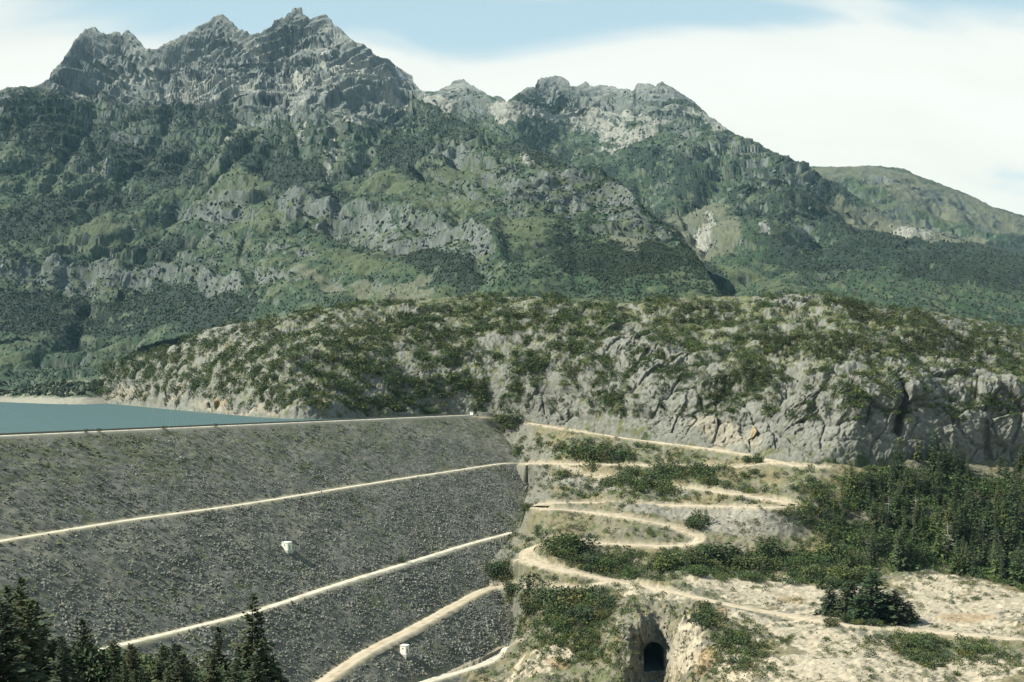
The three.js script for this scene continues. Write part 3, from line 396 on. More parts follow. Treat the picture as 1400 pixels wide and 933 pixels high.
const hill = sheet('rocky_hill', {
  cols: columns(62, 1560, 1.2), rows: 185, bottom: hillBottom, top: hillTop, depth: depH, behind: 1.5,
  relief: (p, u, v, top) => {
    const [x, y, z] = p, edge = lerp(0.35, 1, sstep(0, 14, v - top)), cr = hitEll(crag, u, v), foot = sstep(0, 9, hillBottom(u) - v), sz = -z / 800;
    const wx = fbm(x / 40, y / 40, z / 40, 2) * 14;
    let h = fbm(x / 75, y / 75, z / 75, 3) * 9 + (0.5 - ridged((x + wx) / 46, (y + x * 0.4) / 60, z / 52, 4)) * 7;
    const w = worley((x + y * 0.6) / 24, (y - x * 0.3) / 19, z / 26), w2 = worley((x + wx * 0.3) / 5.5, y / 6, z / 6);
    let o = (0.75 - w[0]) * 2.6 * (0.6 + cr) + (w[2] - 0.5) * 6 * (0.3 + cr) + (0.6 - w2[0]) * 1.1 + (w2[2] - 0.5) * 1.5 + fbm(x / 2.2, y / 2.2, z / 2.2, 2) * 0.9 + (ridged(x / 12, y / 20, z / 14, 3) - 0.4) * 3 * cr;
    o -= (1.9 * sstep(0.07, 0, w[1] - w[0]) * (0.5 + cr) + 0.7 * sstep(0.1, 0, w2[1] - w2[0]));
    o *= edge * foot * (0.7 + sz * 0.3); const st = 0.35 + cr * 0.5;   // outcrops push outwards from the slope
    p[1] += h * edge * foot + o * (1 - st * 0.6); p[2] += o * st * 1.2;
    let back = 0; for (const c of hillCracks) { const [q] = segDist(c, u + fbm(x / 9, y / 9, 2, 2) * 3, v); if (q < 18) back += (c === hillCracks[0] ? 16 : 7) * Math.exp(-((q / 6) ** 2)); }
    if (back) { const k = (-p[2] + back) / -p[2]; p[0] *= k; p[2] *= k; p[1] = CAMY + (p[1] - CAMY) * k; }
  },
  colour: (u, v, x, y, z, nx, ny) => {
    const n1 = fbm(x / 45, y / 45, z / 45, 4), n2 = fbm(x / 9 + 3, y / 9, z / 9, 4), n3 = fbm(x / 2.4, y / 2.4, z / 2.4, 2), cr = hitEll(crag, u + n1 * 12, v + n2 * 5);
    let c = mixc(C.hill, [0.112, 0.115, 0.098], sstep(-0.1, 0.4, n1 + n2 * 0.3));
    c = mixc(c, [0.088, 0.096, 0.042], sstep(0.05, 0.35, n2 * 0.75 + sstep(0.62, 0.9, ny) * 0.4 - cr * 0.55 - 0.05));
    c = mixc(c, [0.040, 0.056, 0.021], sstep(0.22, 0.4, n1 * 0.4 + fbm(x / 14, y / 14, z / 14 + 9, 3) * 0.7 - cr * 0.6 + sstep(0.6, 0.95, ny) * 0.14));
    c = mixc(c, [0.225, 0.205, 0.155], 0.7 * sstep(0.5, 0.8, hitEll([[170, 540, 45, 12, 0], [240, 540, 28, 10, -0.7], [330, 563, 90, 5, 0.06], [990, 590, 70, 22, 0.25], [560, 565, 60, 5, 0]], u + n1 * 10, v + n2 * 4) + n2 * 0.3));
    c = mixc(c, [0.22, 0.16, 0.08], sstep(0.5, 0.8, hitEll([[300, 556, 12, 5, 0], [437, 560, 14, 9, 0], [1030, 585, 4, 14, 0.2]], u, v) + n2 * 0.3) * 0.8);
    return sc(c, 1 + n3 * 0.4);
  },
});
tag(hill.mesh, null, null, null, 'structure');
let shoreSheet; // the flat shore across the lake
{
  const dS = survey([[-200, 549, shore(551)], [0, 548.5, shore(550)], [0, 530, 2250], [100, 552, shore(553)], [120, 530, 1830], [150, 545, 1800], [-200, 528, 2330]]);
  shoreSheet = sheet('lake_shore', { cols: columns(-160, 160, 1.5), rows: 26, bottom: poly([[-200, 550], [0, 550], [130, 555], [160, 556]]), top: poly([[-200, 527], [0, 527], [60, 524], [100, 520], [125, 516], [160, 520]]), depth: dS, behind: 0.6,
    relief: (p, u, v) => { p[1] += (fbm(p[0] / 30, 1, p[2] / 60, 4) * 4) * sstep(550, 542, v); },
    colour: (u, v, x, y, z) => { const n = fbm(x / 22, 1, z / 60, 4), n2 = fbm(x / 7, y / 4, z / 9, 3), low = sstep(541, 545, v + n * 3); let c = mixc([0.030, 0.050, 0.021], [0.17, 0.15, 0.09], sstep(0.1, 0.4, n + n2 * 0.4 - 0.1 + sstep(40, 0, Math.abs(u - 20)) * sstep(5, 0, Math.abs(v - 531)))); c = mixc(c, [0.19, 0.185, 0.145], low); return sc(c, 1 + n2 * 0.3); } });
  tag(shoreSheet.mesh, null, null, null, 'structure');
}
// hillside under the camera, falling to the river
{
  const pos = [], col = [], idx = [], n = 70, W = 90; const yd = d => d < 265 ? -2 - 0.3 * d : -2 - 79.5 - (d - 265) * 0.85;
  for (let i = 0; i <= W; i++) for (let j = 0; j <= n; j++) { const d = 4 + 320 * (j / n) ** 1.3, x = (i / W - 0.5) * (120 + d * 2.4), k = sstep(30, 200, x) * 12; const y = CAMY + yd(d) + fbm(x / 30, 1, d / 30, 4) * 2 - k; pos.push(x, y, -d); const g = fbm(x / 4, 2, d / 4, 3); col.push(...sc([0.05, 0.055, 0.026], 1 + g * 0.5)); }
  for (let i = 0; i < W; i++) for (let j = 0; j < n; j++) { const a = i * (n + 1) + j, b = a + n + 1; idx.push(a, b, b + 1, a, b + 1, a + 1); }
  const g = new THREE.BufferGeometry(); g.setAttribute('position', new THREE.Float32BufferAttribute(pos, 3)); g.setAttribute('color', new THREE.Float32BufferAttribute(col, 3)); g.setIndex(idx); g.computeVertexNormals();
  const m = new THREE.Mesh(g, groundMat); m.name = 'near_hillside'; scene.add(m); shad(m); tag(m, null, null, null, 'structure');
}
// valley bottom far out under everything, reaching the horizon
{ const m = new THREE.Mesh(new THREE.PlaneGeometry(26000, 26000), stone([0.09, 0.10, 0.05])); m.rotation.x = -Math.PI / 2; m.position.set(0, CAMY - 175, -6000); m.name = 'ground'; scene.add(m); shad(m); tag(m, null, null, null, 'structure'); }

//@@OBJECTS
// ------------------------------------------------------------------ plants
const leafMat = new THREE.MeshStandardMaterial({ vertexColors: true, roughness: 0.9, side: THREE.DoubleSide }), leafTints = [[1, 1, 1], [1.35, 1.2, 0.95], [0.75, 0.8, 0.85], [1.15, 1.3, 1.0], [0.95, 0.85, 0.8]].map(c => { const m = leafMat.clone(); m.color.setRGB(...c); return m; });
const barkMat = stone([0.09, 0.075, 0.055]), deadMat = stone([0.34, 0.32, 0.28]);
class Leaves {
  constructor() { this.p = []; this.c = []; }
  kite(o, d, w, len, col) { // a spray of leaves: a bent kite from o along d
    const dx = d[0] * len, dy = d[1] * len, dz = d[2] * len, a = [o[0] + dx * 0.45 + w[0], o[1] + dy * 0.45 + w[1], o[2] + dz * 0.45 + w[2]], b = [o[0] + dx * 0.45 - w[0], o[1] + dy * 0.45 - w[1], o[2] + dz * 0.45 - w[2]], t = [o[0] + dx, o[1] + dy - 0.1 * len, o[2] + dz];
    this.p.push(...o, ...a, ...t, ...o, ...t, ...b); for (let i = 0; i < 6; i++) this.c.push(...col);
  }
  geo() { const g = new THREE.BufferGeometry(); g.setAttribute('position', new THREE.Float32BufferAttribute(this.p, 3)); g.setAttribute('color', new THREE.Float32BufferAttribute(this.c, 3)); g.computeVertexNormals(); return g; }
}
const unit = r => { const z = r() * 2 - 1, a = r() * 6.2832, s = Math.sqrt(1 - z * z); return [Math.cos(a) * s, z, Math.sin(a) * s]; };
const green = (r, base) => { const k = 0.7 + r() * 0.6, y = r(); return [base[0] * k * (0.85 + y * 0.4), base[1] * k, base[2] * k * (0.8 + r() * 0.3)]; };
function coniferCrown(seed, R, levels, per, sprays, base, ragged = 0.35, from = 0.08) { // unit height
  const r = rng(seed), L = new Leaves();
  for (let i = 0; i < levels; i++) {
    const t = (i + r() * 0.6) / levels, y = from + (1 - from) * t, n = Math.max(3, Math.round(per * (1 - t * 0.55))), lobe = 1 - ragged * r();
    for (let k = 0; k < n; k++) {
      const a = r() * 6.2832, len = R * (Math.pow(1 - t, 0.75) + 0.05) * lobe * (0.55 + r() * 0.6), droop = -0.30 + t * 0.75 + (r() - 0.5) * 0.3;
      for (let s = 0; s < sprays; s++) {
        const f = (s + 0.35 + r() * 0.5) / sprays, o = [Math.cos(a) * len * f, y + droop * len * f + (r() - 0.5) * 0.012, Math.sin(a) * len * f], aa = a + (r() - 0.5) * 1.8, d = [Math.cos(aa), droop + (r() - 0.5) * 0.9, Math.sin(aa)], q = len / sprays * (1.1 + r() * 0.9) + 0.012, wd = q * (0.22 + r() * 0.22), tw = (r() - 0.5) * 1.6;
        L.kite(o, d, [-Math.sin(aa) * wd, tw * wd, Math.cos(aa) * wd], q, green(r, base));
      }
    }
  }
  for (let k = 0; k < 4; k++) L.kite([0, 0.95, 0], [(r() - 0.5) * 0.3, 1, (r() - 0.5) * 0.3], [0.008, 0, 0.008], 0.055, green(r, base));
  return L.geo();
}
function bushCrown(seed, lobes, n, base, w = 0.5, lift = 0.1, size = 0.13) { // unit height, half width w: lobes of small leaf sprays
  const r = rng(seed), L = new Leaves(), C = [];
  for (let i = 0; i < lobes; i++) { const a = r() * 6.28, q = Math.sqrt(r()) * w * 0.72, rr = 0.17 + r() * 0.17; C.push([Math.cos(a) * q, lift + rr * 0.8 + r() * Math.max(0.05, 0.85 - lift - rr * 1.5) * (1 - q / w * 0.6), Math.sin(a) * q, rr, 0.8 + r() * 0.4]); }
  for (let i = 0; i < n; i++) {
    const c = C[i % lobes], d = unit(r), k = c[3] * (0.55 + 0.5 * Math.sqrt(r())), o = [c[0] + d[0] * k * 1.1, c[1] + d[1] * k, c[2] + d[2] * k * 1.1], e = unit(r), len = size * (0.7 + r() * 0.75), f = unit(r), wd = len * 0.42;
    L.kite(o, [e[0] * 0.8 + d[0] * 0.5, e[1] * 0.8 + d[1] * 0.5, e[2] * 0.8 + d[2] * 0.5], [f[0] * wd, f[1] * wd, f[2] * wd], len, sc(green(r, base), c[4]));
  }
  return L.geo();
}
function trunkGeo(h, r0, r1, bend, seed, limbs = 0) {
  const r = rng(seed), b = (r() - 0.5) * bend, c = new THREE.CatmullRomCurve3([new THREE.Vector3(0, -0.06, 0), new THREE.Vector3(b, h * 0.5, b * 0.5), new THREE.Vector3(b * 0.4, h, -b * 0.3)]), g = new THREE.TubeGeometry(c, 6, 1, 6), p = g.attributes.position;
  for (let i = 0; i <= 6; i++) { const q = c.getPointAt(i / 6), k = lerp(r0, r1, i / 6); for (let j = 0; j <= 6; j++) { const n = i * 7 + j; p.setXYZ(n, q.x + (p.getX(n) - q.x) * k, q.y + (p.getY(n) - q.y) * k, q.z + (p.getZ(n) - q.z) * k); } }
  const parts = [g];
  for (let i = 0; i < limbs; i++) { const t = 0.25 + r() * 0.7, a = r() * 6.28, len = (1 - t) * 0.22 + 0.05, s = c.getPointAt(t), e = new THREE.Vector3(Math.cos(a) * len, -len * 0.3 + r() * 0.06, Math.sin(a) * len).add(s); parts.push(new THREE.TubeGeometry(new THREE.LineCurve3(s, e), 1, lerp(r0, r1, t) * 0.4, 3)); }
  const m = mergeGeometries(parts.map(x => x.index ? x.toNonIndexed() : x)); m.computeVertexNormals(); return m;
}
const G1 = [0.036, 0.064, 0.020], G2 = [0.052, 0.078, 0.024], G3 = [0.028, 0.052, 0.021], G4 = [0.066, 0.082, 0.028];
const proto = {
  near: [1, 2, 3, 4].map(i => [coniferCrown(100 + i, 0.17 + 0.02 * i, 46, 14, 6, i % 2 ? [0.026, 0.044, 0.015] : [0.036, 0.050, 0.016], 0.5), trunkGeo(0.96, 0.014, 0.002, 0.03, i)]),
  wide: [1, 2, 3].map(i => [coniferCrown(140 + i, 0.42, 34, 20, 6, [0.022, 0.042, 0.018], 0.3, 0.0), trunkGeo(0.92, 0.02, 0.003, 0.03, i + 20)]),
  broad: [1, 2, 3].map(i => [bushCrown(170 + i, 34, 6000, i % 2 ? G2 : G1, 0.34, 0.1, 0.035), trunkGeo(0.7, 0.022, 0.008, 0.06, i + 35, 6)]),
  leafy: [1, 2, 3].map(i => [bushCrown(160 + i, 22, 900, i % 2 ? G2 : G1, 0.36, 0.12, 0.085), trunkGeo(0.7, 0.022, 0.008, 0.06, i + 30, 6)]),
  forest: [1, 2, 3, 4].map(i => [coniferCrown(200 + i, 0.13 + 0.02 * (i % 3), 30, 8, 3, [G3, G1, G3, G2][i - 1], 0.3), trunkGeo(0.95, 0.014, 0.002, 0.02, i + 40)]),
  bush: [1, 2, 3, 4].map(i => [bushCrown(300 + i, 11, 420, [G1, G2, G3, G4][i - 1], 0.62, 0.0, 0.1), trunkGeo(0.4, 0.03, 0.015, 0.05, i + 50)]),
  dead: [1, 2].map(i => [null, trunkGeo(1, 0.014, 0.002, 0.04, i + 60, 40)]),
};
const scrubGeo = [bushCrown(401, 6, 120, [0.042, 0.078, 0.020], 0.6, 0), bushCrown(402, 5, 110, [0.060, 0.090, 0.023], 0.75, 0), bushCrown(403, 7, 130, [0.028, 0.057, 0.018], 0.5, 0)];
const coneGeo = [coniferCrown(411, 0.2, 14, 6, 2, [0.042, 0.066, 0.020], 0.3, 0.0), coniferCrown(412, 0.16, 16, 6, 2, [0.030, 0.052, 0.018], 0.3, 0.0)];
const rp = rng(77);
function plant(kind, i, p, h, name, label, category, group, spread = 1) {
  const [crown, trunk] = proto[kind][i % proto[kind].length], g = new THREE.Group(); g.name = numbered(name); scene.add(g);
  g.position.set(...p); g.position.y -= h * 0.02; g.scale.set(h * spread, h, h * spread); g.rotation.y = rp() * 6.28;
  if (crown) { const c = new THREE.Mesh(crown, leafTints[Math.floor(rp() * 5)]); c.name = kind === 'bush' ? 'foliage' : 'crown'; g.add(c); }
  const t = new THREE.Mesh(trunk, kind === 'dead' ? deadMat : barkMat); t.name = kind === 'bush' ? 'stem' : 'trunk'; g.add(t);
  shad(g); return tag(g, label, category, group);
}
// trees on the near hillside, seen from above their middle
{
  const topLine = poly([[-60, 775], [20, 788], [45, 800], [70, 826], [110, 838], [150, 862], [200, 882], [240, 872], [270, 892], [300, 862], [320, 888], [345, 850], [375, 892], [400, 905], [440, 940]]);
  const spot = (u, d) => { const x = (u - 700) / F * d; return [x, CAMY - 2 - 0.3 * d + fbm(x / 30, 1, d / 30, 4) * 2 - 0.3, -d]; };
  const put = (u, vt, d, kind, i, label, group, spread) => { if (kind === 'leafy') kind = 'broad'; const p = spot(u, d), h = CAMY - (vt - HY) / F * d - p[1]; plant(kind, i, p, h, kind === 'broad' ? 'leafy_tree' : 'conifer_tree', label, 'tree', group, spread); };
  put(346, 808, 178, 'near', 3, 'tall ragged conifer overlapping the middle dam road', null, 1.1);
  put(298, 854, 172, 'near', 1, 'slim dark conifer just left of the tallest near conifer', null, 1.15);
  put(238, 868, 165, 'leafy', 0, 'rounded leafy tree below the left end of the middle dam road', null, 1);
  put(28, 786, 132, 'near', 1, 'broad dark conifer in the bottom left corner, highest of its group', null, 1.1);
  put(372, 896, 180, 'near', 2, 'low conifer at the right foot of the tallest near conifer', null, 1.2);
  const r = rng(901);
  for (let k = 0; k < 78; k++) { const u = -45 + 450 * r(), d = 95 + r() * 120, left = u < 150; put(u, topLine(u) + 4 + Math.pow(r(), 1.3) * 52, d, r() < (left ? 0.12 : 0.2) ? 'leafy' : 'near', k, 'dark tree in the crowded wood at the bottom left', 'trees of the wood at the bottom left', 1.15 + r() * 0.5); }
}
// valley plants
const onRoad = (p, m = 1.2) => nearRoad(p[0], p[2], p[1])[0] < m;
const inBody = (u, v) => { const [q, , s] = segDist(contact, u, v); return s > 0 && q > 2; };
const px2m = (p, h) => h * -p[2] / F;
{
  const clusters = [[825, 626, 46, 8, 0.1, 24, 12, 25, 'dark shrub in the clump above the level dirt road'], [692, 580, 22, 7, 0.3, 12, 10, 18, 'dark shrub in the clump at the right end of the dam crest'], [870, 664, 50, 12, 0.2, 24, 10, 20, 'green shrub on the terrace above the hairpin road'], [905, 647, 60, 8, 0.05, 18, 9, 17, 'green shrub between the two upper terrace roads'], [1040, 634, 24, 4, 0, 7, 8, 14, 'small shrub near the end of the level dirt road'], [968, 657, 60, 10, 0.15, 18, 8, 16, 'shrub on the right part of the upper terraces'],
    [778, 756, 18, 11, 0.3, 10, 18, 32, 'tall dark shrub inside the lowest hairpin bend'], [835, 776, 42, 9, 0.3, 16, 12, 22, 'shrub along the road below the lowest hairpin'], [948, 717, 18, 6, 0, 6, 12, 22, 'dark shrub on the grey gravel slope beside the hairpin'], [968, 846, 18, 18, 0.4, 12, 14, 26, 'shrub on the edge right of the tunnel pit'], [772, 832, 72, 20, 0.1, 44, 16, 30, 'green shrub on the bushy knoll left of the tunnel pit'], [800, 880, 46, 20, 0.1, 16, 9, 18, 'small shrub on the lower knoll slope near the tunnel'], [714, 650, 7, 6, 0, 6, 8, 13, 'small shrub at the right end of the upper dam road'], [724, 708, 16, 7, 0.1, 9, 9, 17, 'shrub on the bank below the left end of the hairpin road'], [697, 826, 7, 18, 0, 9, 9, 16, 'shrub where the lower dam rockfill meets the knoll'], [690, 790, 26, 10, 0.2, 14, 14, 24, 'shrub at the edge of the dam rockfill by the lower road'],
    [1152, 854, 48, 5, 0.05, 13, 10, 18, 'low shrub in the strip beside the valley track'], [1290, 895, 75, 18, 0.15, 26, 12, 24, 'green shrub on the pale gravel at the bottom right'], [1018, 895, 30, 24, 0.3, 16, 10, 20, 'shrub on the pale slope right of the tunnel']];
  const r = rng(55); let n = 0;
  for (const [cx, cy, rx, ry, ro, cnt, h0, h1, label] of clusters) for (let k = 0, tries = 0; k < cnt && tries < cnt * 6; tries++) {
    const a = r() * 6.28, q = Math.sqrt(r()), x = Math.cos(a) * q * rx, y = Math.sin(a) * q * ry, u = cx + x * Math.cos(ro) - y * Math.sin(ro), v = cy + x * Math.sin(ro) + y * Math.cos(ro), p = valley.at(u, v);
    if (onRoad(p, 1.6) || (inBody(u, v)) || arch(u, v)) continue;
    const h = px2m(p, lerp(h0, h1, r() ** 1.5)); plant('bush', n++, p, h, 'shrub', label, 'shrub', label.replace(/^(small |low |tall |dark |green )*/, '').replace('shrub', 'shrubs'), 0.85 + r() * 0.5); k++;
  }
  // forest on the right slope
  const wood = [[1160, 650], [1215, 632], [1300, 632], [1420, 640], [1420, 815], [1340, 795], [1265, 775], [1210, 785], [1150, 790], [1130, 760], [1120, 720], [1150, 695]];
  const strip = [[905, 762], [960, 752], [1040, 758], [1105, 755], [1160, 770], [1210, 790], [1150, 806], [1060, 800], [980, 797], [915, 790], [880, 778]];
  for (let k = 0, t = 0; k < 235 && t < 4000; t++) { const u = 1100 + r() * 320, v = 632 + r() * 185; if (!inPoly(wood, u, v)) continue; const p = valley.at(u, v); if (fbm(p[0] / 18, 8, p[2] / 18, 3) + r() * 0.6 < (u < 1200 ? 0.22 : -0.05)) continue; const far = sstep(640, 800, v), tall = u > 1180 ? 1 : 0.7; plant('forest', k, p, px2m(p, lerp(34, 72, r() * r()) * tall * (0.85 + far * 0.25)), 'forest_tree', 'dark tree in the dense forest on the right slope', 'tree', 'trees of the forest on the right slope', 0.98 + r() * 0.4); k++; }
  for (let k = 0, t = 0; k < 62 && t < 2000; t++) { const u = 880 + r() * 330, v = 745 + r() * 60; if (!inPoly(strip, u, v)) continue; const p = valley.at(u, v); if (onRoad(p, 2)) continue; plant(r() < 0.3 ? 'forest' : 'leafy', k, p, px2m(p, lerp(13, 40, r() * r())), 'leafy_tree', 'green leafy tree in the band between hairpins and pale valley floor', 'tree', 'leafy trees in the band above the valley floor', 1.1 + r() * 0.5); k++; }
  for (const [u, v, h, l] of [[1162, 842, 50, 'dark spreading conifer left of the tallest one on the pale valley floor'], [1194, 846, 68, 'tallest dark spreading conifer on the pale valley floor'], [1224, 850, 46, 'dark conical conifer right of the tallest one on the valley floor'], [1136, 838, 36, 'low dark conifer at the left edge of the valley floor clump'], [1242, 851, 30, 'smallest dark conifer at the right edge of the valley floor clump'], [1178, 850, 42, 'low dark conifer in front of the tallest one on the valley floor']]) { const p = valley.at(u, v); plant('wide', Math.round(u), p, px2m(p, h), 'spreading_conifer', l, 'tree', null, 1.45); }
  { const p = valley.at(966, 716); plant('forest', 1, p, px2m(p, 26), 'conifer_tree', 'lone small conifer on the grey gravel slope right of the hairpin', 'tree'); }
  for (const [u, v, h] of [[1252, 716, 34], [1296, 752, 40], [1215, 705, 26], [1345, 745, 34], [1228, 770, 30], [1365, 760, 30]]) { const p = valley.at(u, v + 6); plant('dead', Math.round(u), p, px2m(p, h * 1.25), 'dead_tree', 'bleached bare trunk among the dark forest on the right slope', 'tree', 'bleached dead trees in the forest', 1.3); }
  // the rest as scrub
  const list = [[], [], []], lw = [[], []];
  for (let k = 0; k < 30000; k++) {
    const u = 560 + r() * 880, v = 572 + r() * 380; if (v < (u - 640) * 0.13 + 566) continue;
    if (inBody(u, v) || arch(u, v)) continue; const p = valley.at(u, v); if (onRoad(p, 1.9)) continue;
    const dn = fbm(p[0] / 14, 4, p[2] / 14, 3), bare = hitEll(grav, u, v) + hitEll(greyTalus, u, v), inW = inPoly(wood, u, v) || inPoly(strip, u, v), band = hitEll([[860, 650, 190, 34, 0.1], [1120, 690, 50, 40, 0.3], [800, 765, 130, 30, 0.2], [780, 865, 110, 60, 0.1], [1290, 895, 110, 26, 0.1], [1020, 895, 50, 40, 0]], u, v);
    if (u > 868 && u < 925 && v > 835) continue;
    if (!inW && r() > 0.22 + dn * 0.8 + band * 0.5 - bare * 0.13) continue;
    if (inW && r() < 0.45 - dn * 0.9) continue;
    const hp = inW ? 6 + r() * 9 : 2.6 + Math.pow(r(), 2.2) * (7 + band * 8), h = px2m(p, hp), g = 0.75 + r() * 0.55;
    list[k % 3].push([M4([p[0], p[1] - h * 0.1, p[2]], [0, r() * 6.28, 0], [h * (0.9 + r() * 0.5), h, h * (0.9 + r() * 0.5)]), new THREE.Color(g * (1 + (inW ? 0 : r() * 0.35)), g, g * 0.9)]);
  }
  const stones = []; for (let k = 0; k < 26000; k++) { const u = 645 + r() * 780, v = 570 + r() * 375; if (v < (u - 640) * 0.13 + 568 || inBody(u, v) || arch(u, v)) continue; const p = valley.at(u, v); if (onRoad(p, 0.1)) continue; const near = segDist(contact, u, v)[0] < 40, pit = u > 845 && u < 990 && v > 820; if (!near && !pit && r() > 0.42 + hitEll(greyTalus, u, v) * 0.4) continue; const q = 0.25 + r() ** 3 * (pit ? 1.6 : 1.0), [R, G, B] = valley.colAt(u, v), g = 0.7 + r() * 0.75; stones.push([M4(p, [r() * 3, r() * 6, r() * 3], [q * (1 + r() * 0.5), q, q]), new THREE.Color(R * g, G * g, B * g)]); }
  { const o = new THREE.Group(); o.name = 'valley_stones'; scene.add(o); tag(o, 'loose stones strewn over the terraces and valley floor', 'stones', null, 'stuff'); instanced('stones', rockGeo(23), new THREE.MeshStandardMaterial({ color: 0xffffff, roughness: 1 }), stones, o); }
  console.log('valley', list.map(l => l.length));
  const holder = new THREE.Group(); holder.name = 'valley_scrub'; scene.add(holder); tag(holder, 'low scattered scrub over the terraces and valley floor', 'scrub', null, 'stuff');
  list.forEach((l, i) => instanced(i ? `scrub_00${i}` : 'scrub', scrubGeo[i], leafMat, l, holder));
}
// plants on the rocky hill
{
  const r = rng(66), list = [[], [], []], cones = [[], []], things = [];
  const belt = [[1180, 430, 70, 12, 0.25], [1310, 478, 130, 20, 0.08], [1010, 528, 56, 15, -0.25], [1070, 470, 60, 14, 0], [960, 430, 50, 9, 0], [1140, 480, 60, 16, 0], [1090, 590, 16, 26, -0.3]];
  const thick = [[430, 500, 160, 46, 0.1], [640, 520, 120, 40, 0.1], [560, 460, 200, 30, 0], [330, 525, 70, 30, 0], [700, 565, 50, 10, 0], [190, 500, 50, 16, -0.2], [760, 470, 120, 50, 0], [1060, 560, 40, 40, 0.5]];
  for (let k = 0; k < 78000; k++) {
    const u = 128 + r() * 1330, t = hillTop(u), b = hillBottom(u) - 9, v = t + (b - t) * r(); if (b - v < 3) continue;
    const p = hill.at(u, v), ny = hill.normal(u, v)[1]; if (p[1] < LAKEY + 2) continue;
    const dn = fbm(p[0] / 22, p[1] / 22, p[2] / 22, 4), inBelt = hitEll(belt, u, v), th = hitEll(thick, u, v), cr = hitEll(crag, u, v);
    const dens = 0.30 + dn * 0.9 + fbm(p[0] / 9, p[1] / 9, p[2] / 9, 2) * 0.6 + th * 0.04 + inBelt * 0.8 - cr * 0.10 + sstep(760, 900, u) * 0.06 + (ny < 0.35 ? -0.2 : 0);
    if (r() > dens * 0.5) continue;
    const cone = r() < inBelt * 0.75 + 0.06, hp = cone ? 8 + r() * 11 : (3 + Math.pow(r(), 2.0) * 9) * (1 + th * 0.25), h = px2m(p, hp), g = 0.7 + r() * 0.6, col = new THREE.Color(g * (1 + r() * 0.25), g, g * 0.9);
    if (!cone && hp > 11.5 && things.length < 90) { things.push([p, h, u, v]); continue; }
    const M = M4([p[0], p[1] - h * 0.12, p[2]], [0, r() * 6.28, 0], cone ? [h, h, h] : [h * (0.95 + r() * 0.4), h, h * (0.95 + r() * 0.4)]);
    if (cone) cones[k % 2].push([M, col]); else list[k % 3].push([M, col]);
  }
  const holder = new THREE.Group(); holder.name = 'hill_scrub'; scene.add(holder); tag(holder, 'dense low scrub and small conifers scattered over the rocky hill', 'scrub', null, 'stuff');
  list.forEach((l, i) => instanced(i ? `scrub_00${i}` : 'scrub', scrubGeo[i], leafMat, l, holder));
  cones.forEach((l, i) => instanced(i ? 'small_conifers_001' : 'small_conifers', coneGeo[i], leafMat, l, holder));
  things.forEach(([p, h], i) => plant('bush', i, p, h, 'hill_shrub', 'large dark shrub standing among the scrub of the rocky hill', 'shrub', 'larger shrubs on the rocky hill', 1.0));
  console.log('hill', list.map(l => l.length), cones.map(l => l.length), things.length);
}
// woods and loose blocks on the mountains, too far to tell one from another
{
  const blob = (seed, tall) => { const g = rockGeo(seed, 1); g.scale(1, tall, 1); g.translate(0, tall * 0.35, 0); return g; };
  const tm = new THREE.MeshStandardMaterial({ color: 0xffffff, roughness: 1 }), r = rng(404), T = [[], []], K = [[], []];
  for (const [m, u0, u1, tl, n] of [[m1, -20, 1000, sky1, 125000], [m2, 590, 1420, sky2, 62000]]) for (let k = 0; k < n; k++) {
    const u = u0 + r() * (u1 - u0), t = tl(u), v = t + 3 + r() * ((u < 300 ? 545 : 465) - t); const [R, G, B] = m.colAt(u, v), p = m.at(u, v); if (p[1] < LAKEY + 1) continue;
    const lum = R + G + B, isG = G / (R + B + 1e-6), dist = -p[2];
    if (isG > 0.64 && !(patchOf('rock', u, v, 0, 0) > 0.42 && r() < 0.93)) { // green ground
      const dense = lum < 0.052 ? 0.85 : lum < 0.085 ? 0.22 : 0.04; if (r() > dense) continue;
      const px = 1.1 + r() * r() * 2.4, h = clamp(px * dist / F, 2.5, 11), g = 0.65 + r() * 0.9, c = new THREE.Color(0.0115 * g * (1 + r() * 0.6), 0.026 * g, 0.0120 * g);
      T[k % 2].push([M4(p, [0, r() * 6.28, 0], [h * (0.8 + r() * 0.5), h * (0.8 + r() * 0.6), h * (0.8 + r() * 0.5)]), c]);
    } else { if (r() > (v < 170 ? 0.22 : 0.6)) continue; const h = (1.1 + r() ** 3 * (v < 170 ? 3 : 5)) * dist / F, g = 0.75 + r() * 0.7; K[k % 2].push([M4(p, [r() * 3, r() * 6, r() * 3], [h * (1 + r()), h * 0.8, h]), new THREE.Color(R * g, G * g, B * g)]); }
  }
  for (let k = 0; k < 900; k++) { const u = -20 + r() * 150, v = 523 + r() * 19, p = shoreSheet.at(u, v), g = 0.7 + r() * 0.8; if (fbm(p[0] / 25, 2, p[2] / 40, 3) + r() * 0.5 < 0.15) continue; const h = 2.5 + r() * r() * 8; T[k % 2].push([M4(p, [0, r() * 6, 0], [h, h, h]), new THREE.Color(0.018 * g, 0.030 * g, 0.013 * g)]); }
  console.log('far', T.map(l => l.length), K.map(l => l.length));
  const wood = new THREE.Group(); wood.name = 'mountain_woods'; scene.add(wood); tag(wood, 'dark low woods covering the mountain slopes', 'woods', null, 'stuff'); T.forEach((l, i) => instanced(i ? 'woods_001' : 'woods', blob(71 + i, 1.2), tm, l, wood));
  const blocks = new THREE.Group(); blocks.name = 'mountain_boulders'; scene.add(blocks); tag(blocks, 'grey broken blocks scattered over the mountain crags', 'boulders', null, 'stuff'); K.forEach((l, i) => instanced(i ? 'boulders_001' : 'boulders', rockGeo(81 + i), tm, l, blocks));
}
